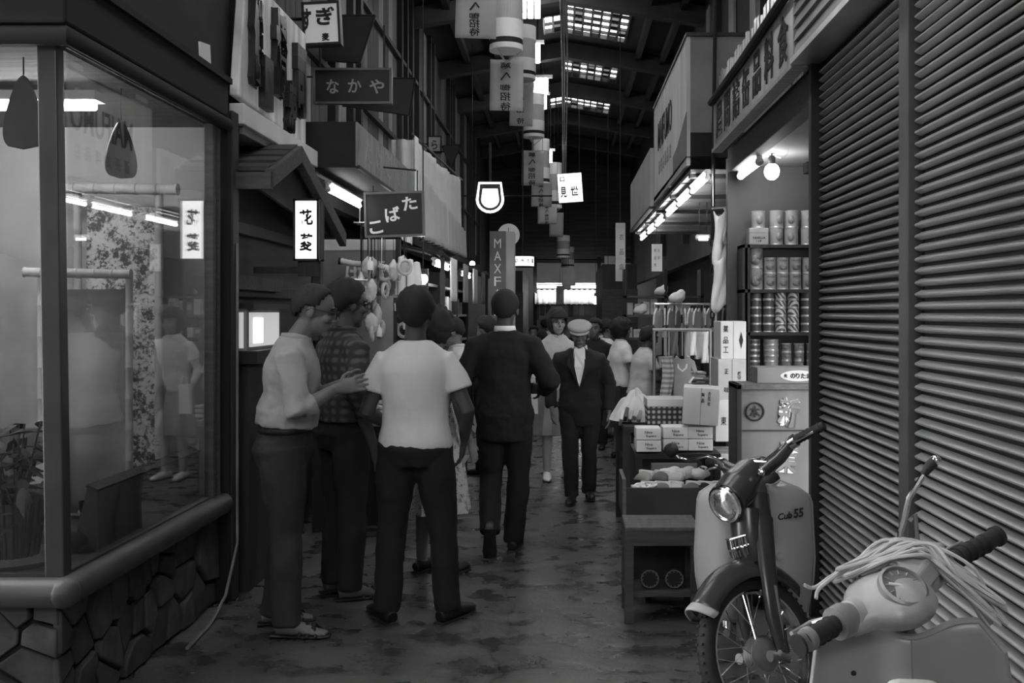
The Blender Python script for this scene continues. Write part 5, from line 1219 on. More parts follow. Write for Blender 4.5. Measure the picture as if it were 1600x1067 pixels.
m0 = HB(.13,.04,.03); m1 = m0+Vector((-.012,.0,.085)); m2 = m1+Vector((.045,.012,.10))
MB().tube([m0, m0+Vector((-.022,0,.035)), m0+Vector((-.018,0,.065)), m1, m1+Vector((.012,.003,.05)), m2], .0065, 8).build('mirror_stalk', 'chrome', t)
MB().tube([m1+Vector((.012,0,-.0)), m0+Vector((.012,0,.10)), m0+Vector((.02,0,.02))], .005, 8).build('mirror_clip', 'dull_metal', t)
MB().tube([m2, m2+Vector((.016,.005,.022)), m2+Vector((.024,.006,.028))], [.008,.012,.012], 10).build('mirror_joint', 'rubber', t)
MB().ell(m2+Vector((.028,.006,.032)), (.012,.012,.012)).build('mirror_ball', 'chrome', t)
# column, apron with bulged centre and two wings (rider's side), footboard, seat, body, wheels
col0 = Vector((-.095,-.10,.88))
MB().tube([col0+Vector((0,.03,.0)), col0+Vector((.03,.14,-.3)), (0,.30,.30)], [.05,.045,.04], 16).build('steering_column', 'black_paint', t)
CX = -.035
def apron(u, v):
    s = (u-.5)*2; z = .26+.62*v; bul = math.exp(-(s/.38)**2); w = (.225-.03*max(0, v-.5)*2-.06*max(0, .2-v))
    zz = z+(-.035*math.exp(-(s/.42)**2)*max(0, (v-.8)/.2) - .06*max(0, abs(s)-.75)/.25*max(0, (v-.75)/.25))
    return Vector((CX-.02*v+s*w, -.05-.035*abs(s)**2.5-.055*bul*(1-.3*v)+.20*max(0, .35-v)-.04*v, zz))
sheet(t, apron, 40, 24, 'apron', 'scoot', None, .012)
e = MB(); e.tube([apron(q/40, 1) for q in range(41)], .008, 8); e.build('apron_edge', 'scoot', t)
e = MB(); e.tube([apron(.5, .3+.7*q/12)+Vector((0,-.004,0)) for q in range(13)], .003, 6); e.build('centre_seam', 'dull_metal', t)
pc = apron(.5, .74)
MB().prism([(.058*math.copysign(abs(math.cos(a))**.5, math.cos(a)), .04*math.copysign(abs(math.sin(a))**.5, math.sin(a))) for a in np.linspace(0, 2*math.pi, 25)[:-1]], .02, pc+Vector((0,-.002,0)), (1,0,0), (0,-.05,1)).build('number_plate', 'paper_white', t, smooth=False, bevel=.004)
for (u, v) in ((.22,.80),(.30,.75)):
    MB().lathe([(0,0),(.006,0),(.005,.003),(0,.004)], 10, apron(u, v)+Vector((0,-.006,0)), rot('X', 90)).build('rivet', 'black_paint', t)
MB().box(-.2, .14, -.55, .0, .22, .26).build('footboard', 'dull_metal', t, smooth=False, bevel=.01)
b = MB(); b.tube([(-.03,-.55,.5), (-.03,-.75,.55), (-.03,-1.1,.52), (-.03,-1.3,.42)], [(.12,.2),(.17,.22),(.18,.2),(.08,.1)], 20, ref=(0,0,1)); soft(b.build('rear_body', 'scoot', t), .015, 5)
b = MB(); b.tube([(-.03,-.5,.77), (-.03,-.8,.79), (-.03,-1.15,.78)], [(.1,.04),(.14,.05),(.11,.04)], 18, ref=(0,0,1)); soft(b.build('seat', 'seat', t), .012, 4)
def small_wheel(c):
    torus(MB(), c, .165, .045, n=40, m=12).build('tyre', 'rubber', t)
    MB().lathe([(0,-.03),(.125,-.03),(.125,.03),(0,.03)], 28, c, rot('Y', 90)).build('wheel_disc', 'dull_metal', t)
small_wheel((.0,.42,.21)); small_wheel((-.03,-1.05,.21))
def fg(u, v):
    a = math.radians(10+160*v); s = (u-.5)*2; return Vector((s*.075, .42+math.cos(a)*(.25-.05*s*s), .21+math.sin(a)*(.25-.05*s*s)))
sheet(t, fg, 10, 18, 'front_mudguard', 'scoot')
MB().tube([(-.2,-.35,.22), (-.24,-.38,.015)], .012, 8).build('stand', 'black_paint', t)
# white cord looped over the bars
TM = chain_matrix(t)
M['cord'] = mat('cord', .42, .8, .1, 30)
r = random.Random(12); cord = MB(); pts = []
for i in range(13):
    a0 = HB(-.02+r.uniform(-.03,.03), .075+r.uniform(-.02,.03), .035+r.uniform(-.01,.025)); a1_ = HB(.10+r.uniform(-.02,.02), .0+r.uniform(-.015,.03), .062+r.uniform(0,.025))
    dx = r.uniform(-.02,.03); a2_ = HB(.13+dx*.5, -.06+r.uniform(-.02,.02), .03+r.uniform(-.01,.02)); low = HB(.165+dx, -.125+r.uniform(-.05,.02), -.05+r.uniform(-.04,.02)); a3_ = HB(.16+dx, -.06+r.uniform(-.02,.03), .0+r.uniform(-.01,.03)); a4_ = HB(.12+r.uniform(-.02,.02), .05+r.uniform(-.01,.03), .055+r.uniform(0,.025))
    pts += [a0, a1_, a2_, low, a3_, a4_]
def cat(p, n):
    out = []
    for i in range(len(p)):
        p0, p1, p2, p3 = p[i-1], p[i], p[(i+1)%len(p)], p[(i+2)%len(p)]
        if i == len(p)-1: break
        for j in range(n):
            s = j/n; out.append(.5*((2*p1)+(p2-p0)*s+(2*p0-5*p1+4*p2-p3)*s*s+(3*p1-p0-3*p2+p3)*s**3))
    return out
pts = [HB(-.13,.10,.05), HB(-.10,.10,.035)] + pts + [HB(-.08,.09,.04), HB(-.12,.085,.02)]
cord.tube([TM @ p for p in cat(pts, 8)], .0042, 6)
cord.build('cord_coil', 'cord', label='loops of white cord hung over the scooter handlebar', cat='cord')
# ------------------------------------------------------------------ tinned goods on shelves at the side wall
YS = 7.62; ZS = {'top': P(0,382,YS).z, 'two': P(0,452,YS).z, 'three': P(0,519,YS).z, 'base': P(0,597,YS).z}
xa, xb = P(1160,0,YS).x, 2.0
t = thing('shelf_unit', 'dark open shelf unit holding rows of tins', 'shelf', ((xa+xb)/2, YS+.1, 0))
for z in ZS.values(): MB().box(xa, xb, YS, YS+.22, z-.025, z).build('shelf_board', 'dark_wood', t, world=True, smooth=False)
for x in (xa, xa+.04): MB().box(x, x+.02, YS, YS+.22, .9, ZS['top']).build('upright', 'dark_wood', t, world=True, smooth=False)
MB().box(xb-.02, xb, YS, YS+.22, 0, ZS['top']).build('upright', 'dark_wood', t, world=True, smooth=False)
MB().box(xa, xb, YS+.02, YS+.22, 0, .95).build('base_cabinet', 'dark_wood', t, world=True, smooth=False)
M['can_label'] = mat('can_label', .27, .5, .1, 14); M['can_fruit'] = mat('can_fruit', .22, .5, .4, 20); M['can_dark'] = mat('can_dark', .07, .4, .4, 12); M['can_stripe'] = cloth_pattern('can_stripe', .55, .08, 14, 'DIAGONAL', .4)
M['can_grey'] = mat('can_grey', .3, .4, .3, 12)
def tin_proto(r, h, body, patch=None, word=None):
    t = thing('tin', '', 'tin'); 
    MB().lathe([(0,.003),(r-.004,.003),(r,0),(r,.006),(r-.001,.008)], 20).build('rim', 'tin', t)
    lb = MB().lathe([(r-.0015,.006),(r-.0015,h-.006)], 20).build('label_band', body, t)
    MB().lathe([(r-.001,h-.008),(r,h-.006),(r,h),(r-.004,h-.003),(0,h-.003)], 20).build('lid', 'tin', t)
    if patch:
        b = MB(); rr = r+.0005
        n = 12
        for (cx, cz, w, hh) in patch:
            ring = [(cx+w*math.cos(q*2*math.pi/n), cz+hh*math.sin(q*2*math.pi/n)) for q in range(n)]
            b.add([Vector((rr*math.sin(a/r), -rr*math.cos(a/r), z)) for a, z in ring]+[Vector((rr*math.sin(cx/r), -rr*math.cos(cx/r), cz))], [(q, (q+1)%n, n) for q in range(n)])
        b.build('fruit_print', 'can_fruit', lb, thick=.001)
    if word:
        a, fs, d = glyphs(word, .01)
        sx = .06/d[0]; b = MB(); b.add([Vector((( r+.001)*math.sin(x*sx/r), -(r+.001)*math.cos(x*sx/r), h*.8+y*sx)) for x, y, z in a], fs); b.build('lettering', 'ink', lb, smooth=False)
    return t
_used = set()
def put(proto, x, z, label, group, dy=0, rz=0):
    o = proto if proto.name not in _used else copy_tree(proto)
    _used.add(proto.name)
    o.location = (x, YS+.08+dy, z); o.rotation_euler = (0,0,math.radians(rz)); o['label'] = label; o['group'] = group
r = random.Random(2)
w = .0975*YS/7.6; px = lambda p: P(p,0,YS).x
fruit = tin_proto(.048, .122, 'can_label', [(0,.05,.034,.026),(.02,.06,.016,.014)], 'ORANGE')
fruit2 = tin_proto(.048, .122, 'can_label', [(-.01,.05,.03,.034),(.02,.07,.02,.03)])
tall = tin_proto(.054, .132, 'can_label', [(0,.06,.026,.035)])
wide = tin_proto(.055, .165, 'can_label', [(-.01,.06,.04,.04),(.02,.10,.03,.04)])
flat = tin_proto(.046, .062, 'can_stripe'); flatd = tin_proto(.046, .062, 'can_dark'); thin = tin_proto(.058, .042, 'can_grey'); small = tin_proto(.04, .066, 'can_fruit', [(0,.033,.026,.012)])
thind = tin_proto(.048, .042, 'can_dark')
for i, p in enumerate((1216, 1240, 1266, 1294)):
    z = ZS['top']+.001
    put(tall, px(p), z, 'tall fruit tin on the top shelf, lower row', 'tall tins on the top shelf', rz=r.uniform(-20,20))
    if i < 3: put(tall, px(p)+.003, z+.133, 'tall fruit tin on the top shelf, upper row', 'tall tins on the top shelf', rz=r.uniform(-20,20))
box = thing('wafer_box', 'pale square tin box beside the tall tins on the top shelf', 'tin', (px(1187), YS+.1, ZS['top']))
MB().box(-.075, .075, -.07, .07, 0, .125).build('body', 'can_label', box, smooth=False, bevel=.006); MB().box(-.077, .077, -.072, .072, .09, .13).build('lid', 'can_grey', box, smooth=False, bevel=.006)
lettering([('VANILLA', 0, .055, .1, .016), ('1 LB', 0, .03, .04, .012)], chain_matrix(box) @ Vector((0,-.0715,0)), (1,0,0), (0,0,1), 'ink', box)
put(tall, px(1188), ZS['top']+.131, 'tall fruit tin standing on the square tin box', 'tall tins on the top shelf')
for j in range(2):
    put(wide, px(1184), ZS['two']+.001+j*.166, ('wide pear tin on the second shelf, lower one', 'wide pear tin on the second shelf, upper one')[j], 'wide tins on the second shelf')
    for i, p in enumerate((1206, 1226, 1246, 1267)):
        put(fruit if i < 3 else fruit2, px(p), ZS['two']+.001+j*.123, ('orange tin in the lower row of the second shelf', 'orange tin in the upper row of the second shelf')[j], 'orange tins on the second shelf', rz=r.uniform(-8,8))
    put(fruit2, px(1288), ZS['two']+.001+j*.123, 'fruit tin half hidden by the shutter post', 'orange tins on the second shelf')
for i, p in enumerate((1184, 1204, 1223, 1243, 1264, 1284)):
    for j in range(5): put(flatd if i in (0,1,4) else flat, px(p), ZS['three']+.001+j*.0625, 'flat tin stacked five high on the third shelf', 'flat tins on the third shelf', rz=r.uniform(-60,60))
for i, p in enumerate((1181, 1208, 1232, 1252, 1272)):
    n = 7 if i < 2 else 4
    for j in range(n):
        put(thind if i == 0 else (thin if i == 1 else small), px(p), ZS['base']+.03+j*(.0425 if i < 2 else .0665), 'small tin in the stacks on the lowest shelf', 'small tins on the lowest shelf', dy=-.0, rz=r.uniform(-30,30))
ZB = ZS['base']+.03
MB().box(px(1172), px(1290), YS, YS+.2, ZS['base'], ZS['base']+.028).build('shelf_riser', 'dark_wood', label='dark plank riser under the lowest row of tins', cat='plank', smooth=False)

def carton(name, label, cat, x0, x1, y0, y1, Y, depth, m, text=None, rz=0, ink='ink', lid=True, bold=.01, ry=0, z0=None):
    a, b = P(x0, y1, Y), P(x1, y0, Y); w, h = b.x-a.x, b.z-a.z
    t = thing(name, label, cat, ((a.x+b.x)/2, Y+depth/2, a.z if z0 is None else z0), rz); t.rotation_euler.y = math.radians(ry)
    bd = MB().box(-w/2, w/2, -depth/2, depth/2, 0, h).build('body', m, t, smooth=False, bevel=.004)
    if lid:
        MB().box(-w/2-.001, w/2+.001, -.02, .02, h-.001, h+.002).build('tape', 'paper', t, smooth=False)
        MB().box(-.0015, .0015, -depth/2-.001, -depth/2+.001, h*.0, h).build('seam', 'carton_dark', t, smooth=False)
    if text:
        mm = chain_matrix(t); lettering([(c, (fx-.5)*w, fy*h, fw*w, fh*h) for (c, fx, fy, fw, fh) in text], mm @ Vector((0,-depth/2-.001,0)), mm.to_3x3() @ Vector((1,0,0)), mm.to_3x3() @ Vector((0,0,1)), ink, bd, bold=bold, depth=.003)
    return t
# tall lettered crate by the shutter, with the seasoning box on top
YC = 5.45
a, b = P(1150, 1000, YC), P(1266, 600, YC)
t = thing('wooden_crate', 'tall grey crate with white outlined brushed kanji and a ringed mark', 'crate', ((a.x+b.x)/2, YC+.12, 0))
w = b.x-a.x; h = b.z
M['crate'] = mat('crate', .13, .6, .25, 4, .06, stretch=(2,2,.5))
MB().box(-w/2+.03, w/2, -.12, .12, 0, h-.03).build('body', 'crate', t, smooth=False)
MB().box(-w/2, -w/2+.03, -.14, .13, 0, h).build('side_post', 'dark_wood', t, smooth=False, bevel=.004)
MB().box(-w/2, w/2+.01, -.14, .13, h-.03, h).build('lid', 'mid_wood', t, smooth=False, bevel=.004)
for zz in (.25, .62): MB().box(-w/2+.03, w/2, -.128, -.118, h-zz-.006, h-zz).build('board_joint', 'ink', t, smooth=False)
mm = chain_matrix(t)
fy = YC-.004
lettering([('新', .085, h-.155, .115, .165, -6), ('業', .075, h-.40, .12, .17, -6)], ((a.x+b.x)/2, fy, 0), (1,0,0), (0,0,1), 'white_ink', t, bold=.045, depth=.003)
lettering([('新', .085, h-.155, .115, .165, -6), ('業', .075, h-.40, .12, .17, -6)], ((a.x+b.x)/2, fy-.002, 0), (1,0,0), (0,0,1), 'carton_dark', t, bold=.018, depth=.003)
lettering([('木', -.10, h-.15, .055, .065)], ((a.x+b.x)/2, fy-.002, 0), (1,0,0), (0,0,1), 'ink', t, bold=.03, depth=.003)
torus(MB(), (-.10, -.125, h-.15), .048, .005, (0,1,0), 32, 8).build('ring_mark', 'ink', t)
c = carton('seasoning_box', 'dark seasoning box with an oval label lying on the crate', 'box', 1183, 1284, 576, 601, 5.5, .2, 'carton_dark', None, lid=False, z0=h)
mm = chain_matrix(c); cc = mm @ Vector((.05,-.1,.042))
MB().prism([(.10*math.cos(q*2*math.pi/32), .03*math.sin(q*2*math.pi/32)) for q in range(32)], .003, cc, (1,0,0), (0,0,1)).build('oval_label', 'paper_grey', c, world=True, smooth=False)
lettering([('の', -.032, 0, .026, .028), ('り', -.005, 0, .022, .03), ('た', .025, 0, .026, .028), ('ま', .057, 0, .026, .028), ('光', -.072, 0, .018, .02)], cc+Vector((0,-.004,0)), (1,0,0), (0,0,1), 'ink', c, bold=.03, depth=.003)
# cartons stacked behind the crate
carton('carton', 'carton with a black diamond mark, topmost of the stack by the shelves', 'carton', 1126, 1166, 502, 561, 6.3, .3, 'carton_pale', [('◆', .8, .5, .16, .45), ('薬', .2, .8, .2, .18), ('品', .2, .5, .2, .18), ('工', .2, .25, .2, .16)])
carton('carton', 'carton with small printed squares under the diamond one', 'carton', 1122, 1166, 561, 625, 6.28, .32, 'carton', [('正', .3, .7, .14, .12), ('味', .3, .25, .16, .14), ('番', .75, .6, .14, .2)])
carton('carton', 'pale carton third down the stack beside the crate', 'carton', 1118, 1160, 625, 690, 6.25, .34, 'carton_pale', [('東', .3, .5, .2, .2)])
carton('carton', 'bottom carton of the stack beside the crate', 'carton', 1118, 1160, 690, 850, 6.25, .34, 'carton', z0=0)
# big pale carton tilted on the small boxes
carton('carton', 'big pale tilted carton with a vertical brand print', 'carton', 1070, 1126, 606, 664, 5.95, .25, 'carton_pale', [('力', .72, .86, .08, .1), ('石', .72, .72, .08, .1), ('社', .72, .58, .08, .1), ('製', .55, .82, .08, .1), ('品', .55, .66, .08, .1)], rz=-8, ry=3)
# rows of small white boxes
for i in range(3):
    for j in range(2):
        x0 = 994+i*42-(3 if i == 2 else 0); y1 = 706-j*19-(2 if i else 0)*1
        carton('small_box', ('white script printed box in the lower row by the tray', 'white script printed box in the upper row by the tray')[j], 'box', x0, x0+39, y1-18, y1, 5.95+.03*i, .16, 'paper_white', [('Nice', .5, .65, .3, .22), ('Supers', .6, .3, .4, .25)], lid=False, rz=r.uniform(-3,3))['group'] = 'small white boxes'
t = thing('trestle_bench', 'dark bench carrying the small white boxes and cartons', 'bench', (.72, 6.05, 0))
zt = P(0, 708, 5.95).z
MB().box(-.29, .22, -.12, .35, zt-.03, zt-.002).build('bench_top', 'dark_wood', t, smooth=False)
for x in (-.27, .2):
    for y in (-.1, .33): MB().box(x-.02, x+.02, y-.02, y+.02, 0, zt-.03).build('leg', 'dark_wood', t, smooth=False)
# chequered case and white towels behind
t = carton('chequered_case', 'dark case wrapped in chequered cloth beside the cloth heap', 'case', 1012, 1072, 634, 664, 6.6, .3, cloth_pattern('gingham', .4, .03, 9, 'check'), None, lid=False)
MB().box(-.13, .13, -.15, .15, .12, .17).build('lid', 'paper', t, smooth=False)
t = thing('bench', 'low dark stall bench under the cloth heap and chequered case', 'bench', (.62, 7.0, 0))
zt = P(0, 665, 6.6).z
MB().box(-.22, .35, -.42, .5, zt-.04, zt-.003).build('bench_top', 'dark_wood', t, smooth=False)
for x in (-.2, .33):
    for y in (-.38, .46): MB().box(x-.025, x+.025, y-.025, y+.025, 0, zt-.04).build('leg', 'dark_wood', t, smooth=False)
MB().box(-.2, .33, -.40, .46, .08, .5).build('front_board', 'soft_black', t, smooth=False)
c = P(985, 655, 6.95)
t = thing('cloth_heap', 'heap of white folded cloth spilling at the stall corner', 'cloth', (c.x+.04, 7.0, zt))
def heap(u, v):
    a = u*2*math.pi; rr = .17*v; hh = .19*(1-v**1.6)+.025*math.sin(a*5+v*9)*(1-v)+.015*math.sin(a*9)
    return (rr*1.1*math.cos(a), rr*1.3*math.sin(a), max(0.002, hh*(1 if v < .98 else 0)))
MB().grid(heap, 40, 14).build('cloth', 'white_cloth', t, angle=0)
r = random.Random(8)
for i in range(5):
    MB().obox((-.11+.03*i, -.2, .03+.02*(i%2)), (.025, .14, .07), rot('X', -25) @ rot('Y', 14)).build('folded_edge', ('paper_white','carton_dark','paper','paper_white','carton')[i], t, smooth=False, bevel=.006)
# shirts on a rail
def tee_shape(t, o, ux, w, h, m, name='shirt', wave=.02):
    o = Vector(o); ux = Vector(ux)
    poly = [(-.5,-.12),(-.62,-.36),(-.46,-.42),(-.36,-.28),(-.38,-1),(.38,-1),(.36,-.28),(.46,-.42),(.62,-.36),(.5,-.12),(.2,0),(.1,-.07),(-.1,-.07),(-.2,0)]
    MB().prism([(x*w, z*h) for x, z in poly], .02, o, ux, (0,0,1)).build(name, m, t, world=True, smooth=False, bevel=.006)
t = thing('hanging_shirt', 'grey short sleeved shirt with white trim hung at the stall', 'shirt', P(1065, 625, 7.0))
tee_shape(t, P(1066, 556, 7.0), (1,0,0), .17, .30, 'grey_cloth', 'shirt_body')
MB().tube([P(1057,556,7.0), P(1060,575,6.98), P(1066,580,6.98), P(1072,575,6.98), P(1075,556,7.0)], .008, 6).build('neck_trim', 'white_cloth', t, world=True)
for p, q in ((1042, 1050), (1084, 1077)): MB().tube([P(p,588,6.98), P(q,598,6.98)], .009, 6).build('cuff_trim', 'white_cloth', t, world=True)
rod(t, P(1066,556,7.01), P(1066,515,7.01), .005, 'steel', 'hanger')
t = thing('striped_scarf', 'pale striped towel hanging beside the trimmed shirt', 'towel', P(1040, 622, 6.95))
A = P(1033,557,6.95); Bp = P(1050,622,6.95)
MB().grid(lambda u, v: (A.x+(Bp.x-A.x)*u+.012*math.sin(v*4), 6.95+.012*math.sin(u*9), A.z+(Bp.z-A.z)*v), 8, 14).build('cloth', cloth_pattern('towel_stripe', .6, .3, 9, 'Z'), t, world=True, thick=.012, angle=0)
rod(t, P(1041,558,6.96), P(1041,515,6.96), .005, 'steel', 'hanger')
t = thing('garment_rail', 'horizontal rail strung with hanging garments at the stall', 'rail', P(1060, 515, 7.03))
rod(t, P(1020,515,7.03), P(1112,515,7.03), .012, 'steel', 'bar')
for p in (1022, 1110): rod(t, P(p,515,7.03), Vector((P(p,0,7.03).x, 7.03, 0)), .012, 'dull_metal', 'upright')
garm = ['carton_dark', 'soft_black', 'grey_cloth', 'white_cloth', 'paper_grey', 'blouse', 'soft_black', 'cream']
for i in range(7):
    p = 1048+i*9.5; y0 = 518; y1 = 555+6*(i % 3)
    t = thing('hanging_garment', ('dark folded garment', 'black garment', 'grey garment', 'white garment', 'ash grey garment', 'pale blouse', 'last black garment')[i]+' hanging on the stall rail', 'garment', P(p+4, y1, 7.05+.02*i), 0, 'garments on the rail')
    a, b = P(p, y0, 7.06+.02*i), P(p+11, y1, 7.06+.02*i)
    MB().grid(lambda u, v: (a.x+(b.x-a.x)*u, a.y+.012*math.sin(u*7+v*3), a.z+(b.z-a.z)*v), 6, 8).build('cloth', garm[i], t, world=True, thick=.012, angle=0)
    MB().tube([((a.x+b.x)/2, a.y, a.z), ((a.x+b.x)/2, a.y-.03, a.z+.02)], .004, 5).build('hanger', 'steel', t, world=True)
t = thing('white_shirts', 'white shirts hung high on the edge of the clothing stall', 'shirt', P(1128, 480, 8.0))
for i, (x0, x1, y0, y1) in enumerate(((1115,1142,330,412), (1113,1140,400,482), (1132,1144,325,375))):
    a, b = P(x0, y0, 8.0-.03*i), P(x1, y1, 8.0-.03*i)
    MB().grid(lambda u, v: (a.x+(b.x-a.x)*u+.015*math.sin(v*5), a.y+.02*math.sin(u*8+v*4+i), a.z+(b.z-a.z)*v-.04*math.sin(u*5)), 10, 10).build('shirt_cloth', 'white_cloth' if i < 2 else 'paper', t, world=True, thick=.01, angle=0)
rod(t, P(1112,326,8.02), P(1150,322,8.02), .008, 'steel', 'hanger')
rod(t, P(1114,322,8.02), Vector((P(1114,0,8.02).x, 8.02, 2.72)), .004, 'steel', 'cord')
t = facing_sign('paper_notice', 'white paper notice with small rows of characters in the stall', 1017, 1036, 380, 425, 11.5, .02, 'paper_white', None, [('大',.65,.75,.2,.12),('安',.65,.5,.2,.12),('売',.35,.75,.2,.12),('出',.35,.5,.2,.12),('市',.35,.25,.2,.12)], 'grey_ink'); rod(t, P(1026,380,11.51), Vector((P(1026,0,11.51).x, 11.51, 2.71)), .005)
t = facing_sign('upright_banner', 'narrow grey upright banner with a faded character column', 961, 978, 347, 440, 15, .05, 'paper_grey', None, [('衣',.6,.75,.4,.1),('品',.6,.5,.4,.1),('店',.6,.25,.4,.1)], 'carton_dark')
rod(t, P(969,347,15), Vector((P(969,0,15).x, 15, roofz(.86)-.01)), .008)
# far clothing stall: table, rails, bright goods
def stall(label, x0, x1, Y, depth, zt, m='dark_wood'):
    t = thing('market_stall', label, 'stall', ((x0+x1)/2, Y+depth/2, 0)); w = x1-x0
    MB().box(-w/2, w/2, -depth/2, depth/2, zt-.04, zt).build('table_top', m, t, smooth=False)
    MB().box(-w/2+.02, w/2-.02, -depth/2+.01, -depth/2+.03, .05, zt-.04).build('front_board', 'soft_black', t, smooth=False)
    for x in (-w/2+.03, w/2-.03):
        for y in (-depth/2+.04, depth/2-.04): MB().box(x-.025, x+.025, y-.025, y+.025, 0, zt-.04).build('leg', 'dark_wood', t, smooth=False)
    return t
r = random.Random(21)
stall('dark clothing stall table beyond the shirts', 1.12, 1.95, 8.6, 2.6, .82)
def folded(x, y, z, n, lab, grp):
    for i in range(n):
        t = thing('folded_shirt', lab, 'shirt', (x, y, z+.032*i), r.uniform(-8,8), grp)
        MB().box(-.13, .13, -.10, .10, 0, .028).build('cloth', r.choice(['white_cloth','paper','grey_cloth','cream','carton_dark']), t, smooth=False, bevel=.01)
        MB().box(-.04, .04, -.11, -.05, .026, .032).build('collar', 'paper_white', t, smooth=False, bevel=.003)
for i in range(3):
    for j in range(3): folded(1.27+.27*i, 8.85+.5*j, .822, 2+((i+j) % 3), 'folded shirt in the piles on the clothing stall table', 'folded shirts on the stall')
t = thing('clothes_rail', 'long rail of hanging clothes deep in the clothing stall', 'rail', (1.4, 10.9, 0))
rod(t, (1.0,10.9,1.62), (1.9,10.9,1.62), .014, 'steel', 'bar'); rod(t, (1.0,10.9,0), (1.0,10.9,1.62), .014, 'steel', 'upright'); rod(t, (1.9,10.9,0), (1.9,10.9,1.62), .014, 'steel', 'upright')
for i in range(12):
    x = 1.03+i*.072; o = thing('hung_blouse', 'blouse hanging among others on the long stall rail', 'blouse', (x, 10.9, 1.0), 75+r.uniform(-12,12), 'blouses on the long rail')
    tee_shape(o, chain_matrix(o) @ Vector((0,0,.58)), chain_matrix(o).to_3x3() @ Vector((1,0,0)), .3, .52, r.choice(['white_cloth','cream','grey_cloth','paper','carton_dark','blouse']), 'cloth')
    MB().tube([(0,0,.56), (0,0,.62)], .004, 5).build('hook', 'steel', o)
for (px_, c, Y) in ((1003, Vector((1.02,13.15,1.562)), 13.15), (1045, Vector((1.25,10.9,1.695)), 10.9), (1008, Vector((1.3,13.15,1.812)), 13.15)):
    t = thing('plush_toy', {1003:'white rounded bundle on the stall shelf', 1045:'white draped bundle above the stall rail', 1008:'pale small bundle on the far shelf'}[px_], 'bundle', (c.x, Y, c.z-.06))
    b = MB(); b.ell((0,0,.06), (.09,.06,.06)); b.ell((.04,0,.10), (.05,.04,.05)); b.ell((-.05,0,.05), (.05,.05,.04)); soft(b.build('bundle_cloth', 'white_cloth', t), .012, 3, .01, .05)
t = thing('stall_shelf', 'pale wooden shelf of goods at the back of the far stalls', 'shelf', (.95, 13.2, 0))
for z in (.8, 1.2, 1.5, 1.75): MB().box(-.15, .9, -.1, .25, z-.03, z).build('shelf_board', 'mid_wood', t, smooth=False)
for x in (-.13, .4, .88): MB().box(x-.02, x+.02, -.1, .25, 0, 2.1).build('upright', 'dark_wood', t, smooth=False)
for z in (.8, 1.2, 1.5):
    for i in range(8):
        b = carton_ = thing('goods_packet', 'packet of goods on the pale far stall shelf', 'packet', (.95-.08+i*.11, 13.2, z), r.uniform(-10,10), 'packets on the far shelf')
        hh = r.uniform(.1, .22); MB().box(-.045, .045, -.05, .05, 0, hh).build('box_body', r.choice(['paper_white','carton','carton_dark','paper','grey_cloth']), b, smooth=False, bevel=.004); MB().box(-.03, .03, -.052, -.05, hh*.4, hh*.8).build('label_patch', 'paper_grey', b, smooth=False)

# ------------------------------------------------------------------ towel tray, slatted stand and low box
YT = 5.55
t = thing('goods_tray', 'wide dark tray stall heaped with folded packets and yarn', 'tray', (.68, YT+.2, 0))
x0, x1 = P(978,0,YT).x, P(1150,0,YT).x; zt = P(0, 762, YT).z
w = x1-x0; cx = (x0+x1)/2-.68
MB().box(cx-w/2, cx+w/2, -.2, .15, zt-.16, zt-.12).build('tray_floor', 'dark_wood', t, smooth=False)
MB().box(cx-w/2, cx+w/2, -.22, -.19, zt-.16, zt).build('front_board', 'soft_black', t, smooth=False)
MB().box(cx-w/2-.02, cx-w/2, -.22, .15, zt-.16, zt+.05).build('side_board', 'mid_wood', t, smooth=False)
MB().box(cx+w/2, cx+w/2+.02, -.22, .15, zt-.16, zt+.05).build('side_board', 'mid_wood', t, smooth=False)
for x in (cx-w/2+.03, cx+w/2-.03):
    for y in (-.17, .11): MB().box(x-.025, x+.025, y-.025, y+.025, 0, zt-.16).build('leg', 'dark_wood', t, smooth=False)
t2 = carton('lettered_box', 'grey box with stencilled letters standing behind the tray', 'box', 1018, 1090, 712, 742, 5.83, .04, 'carton_dark', [('SSX', .42, .55, .42, .36)], lid=False, bold=.02, z0=zt-.02)
r = random.Random(31)
packm = ['grey_cloth', 'carton_dark', 'paper', 'carton_dark', 'soft_black', 'plaid']
for i in range(15):
    x = cx-w/2+.14+(i % 6)*.083+r.uniform(-.01,.01); row = i//6
    b = thing('folded_packet', 'dark banded cloth packet in the wide tray', 'packet', (.68+x, YT+.2-.13+.08*row, zt-.118+.05*row), r.uniform(-12,12)+60, 'packets in the tray')
    MB().grid(lambda u, v: ((u-.5)*.13, (v-.5)*.085, .035*math.sin(math.pi*u)**.4*math.sin(math.pi*v)**.4+.03), 8, 8).build('cloth', packm[i % 6], b, thick=.02, angle=0)
    MB().box(-.012, .012, -.046, .046, .05, .079).build('paper_band', 'paper_white', b, smooth=False)
c = P(1003, 752, 5.6)
t = thing('yarn_bundle', 'pale curly yarn bundle at the corner of the tray', 'yarn', (c.x+.02, 5.66, zt-.12))
b = MB(); pts = []
for i in range(220):
    a = i*.55; pts.append((.075*math.cos(a)*(.55+.45*math.sin(i*.31)), .05*math.sin(a)*(.6+.4*math.cos(i*.21)), .06+.05*math.sin(i*.17)+.01*math.sin(i*1.3)))
b.tube(pts, .008, 5).build('yarn', 'paper_white', t)
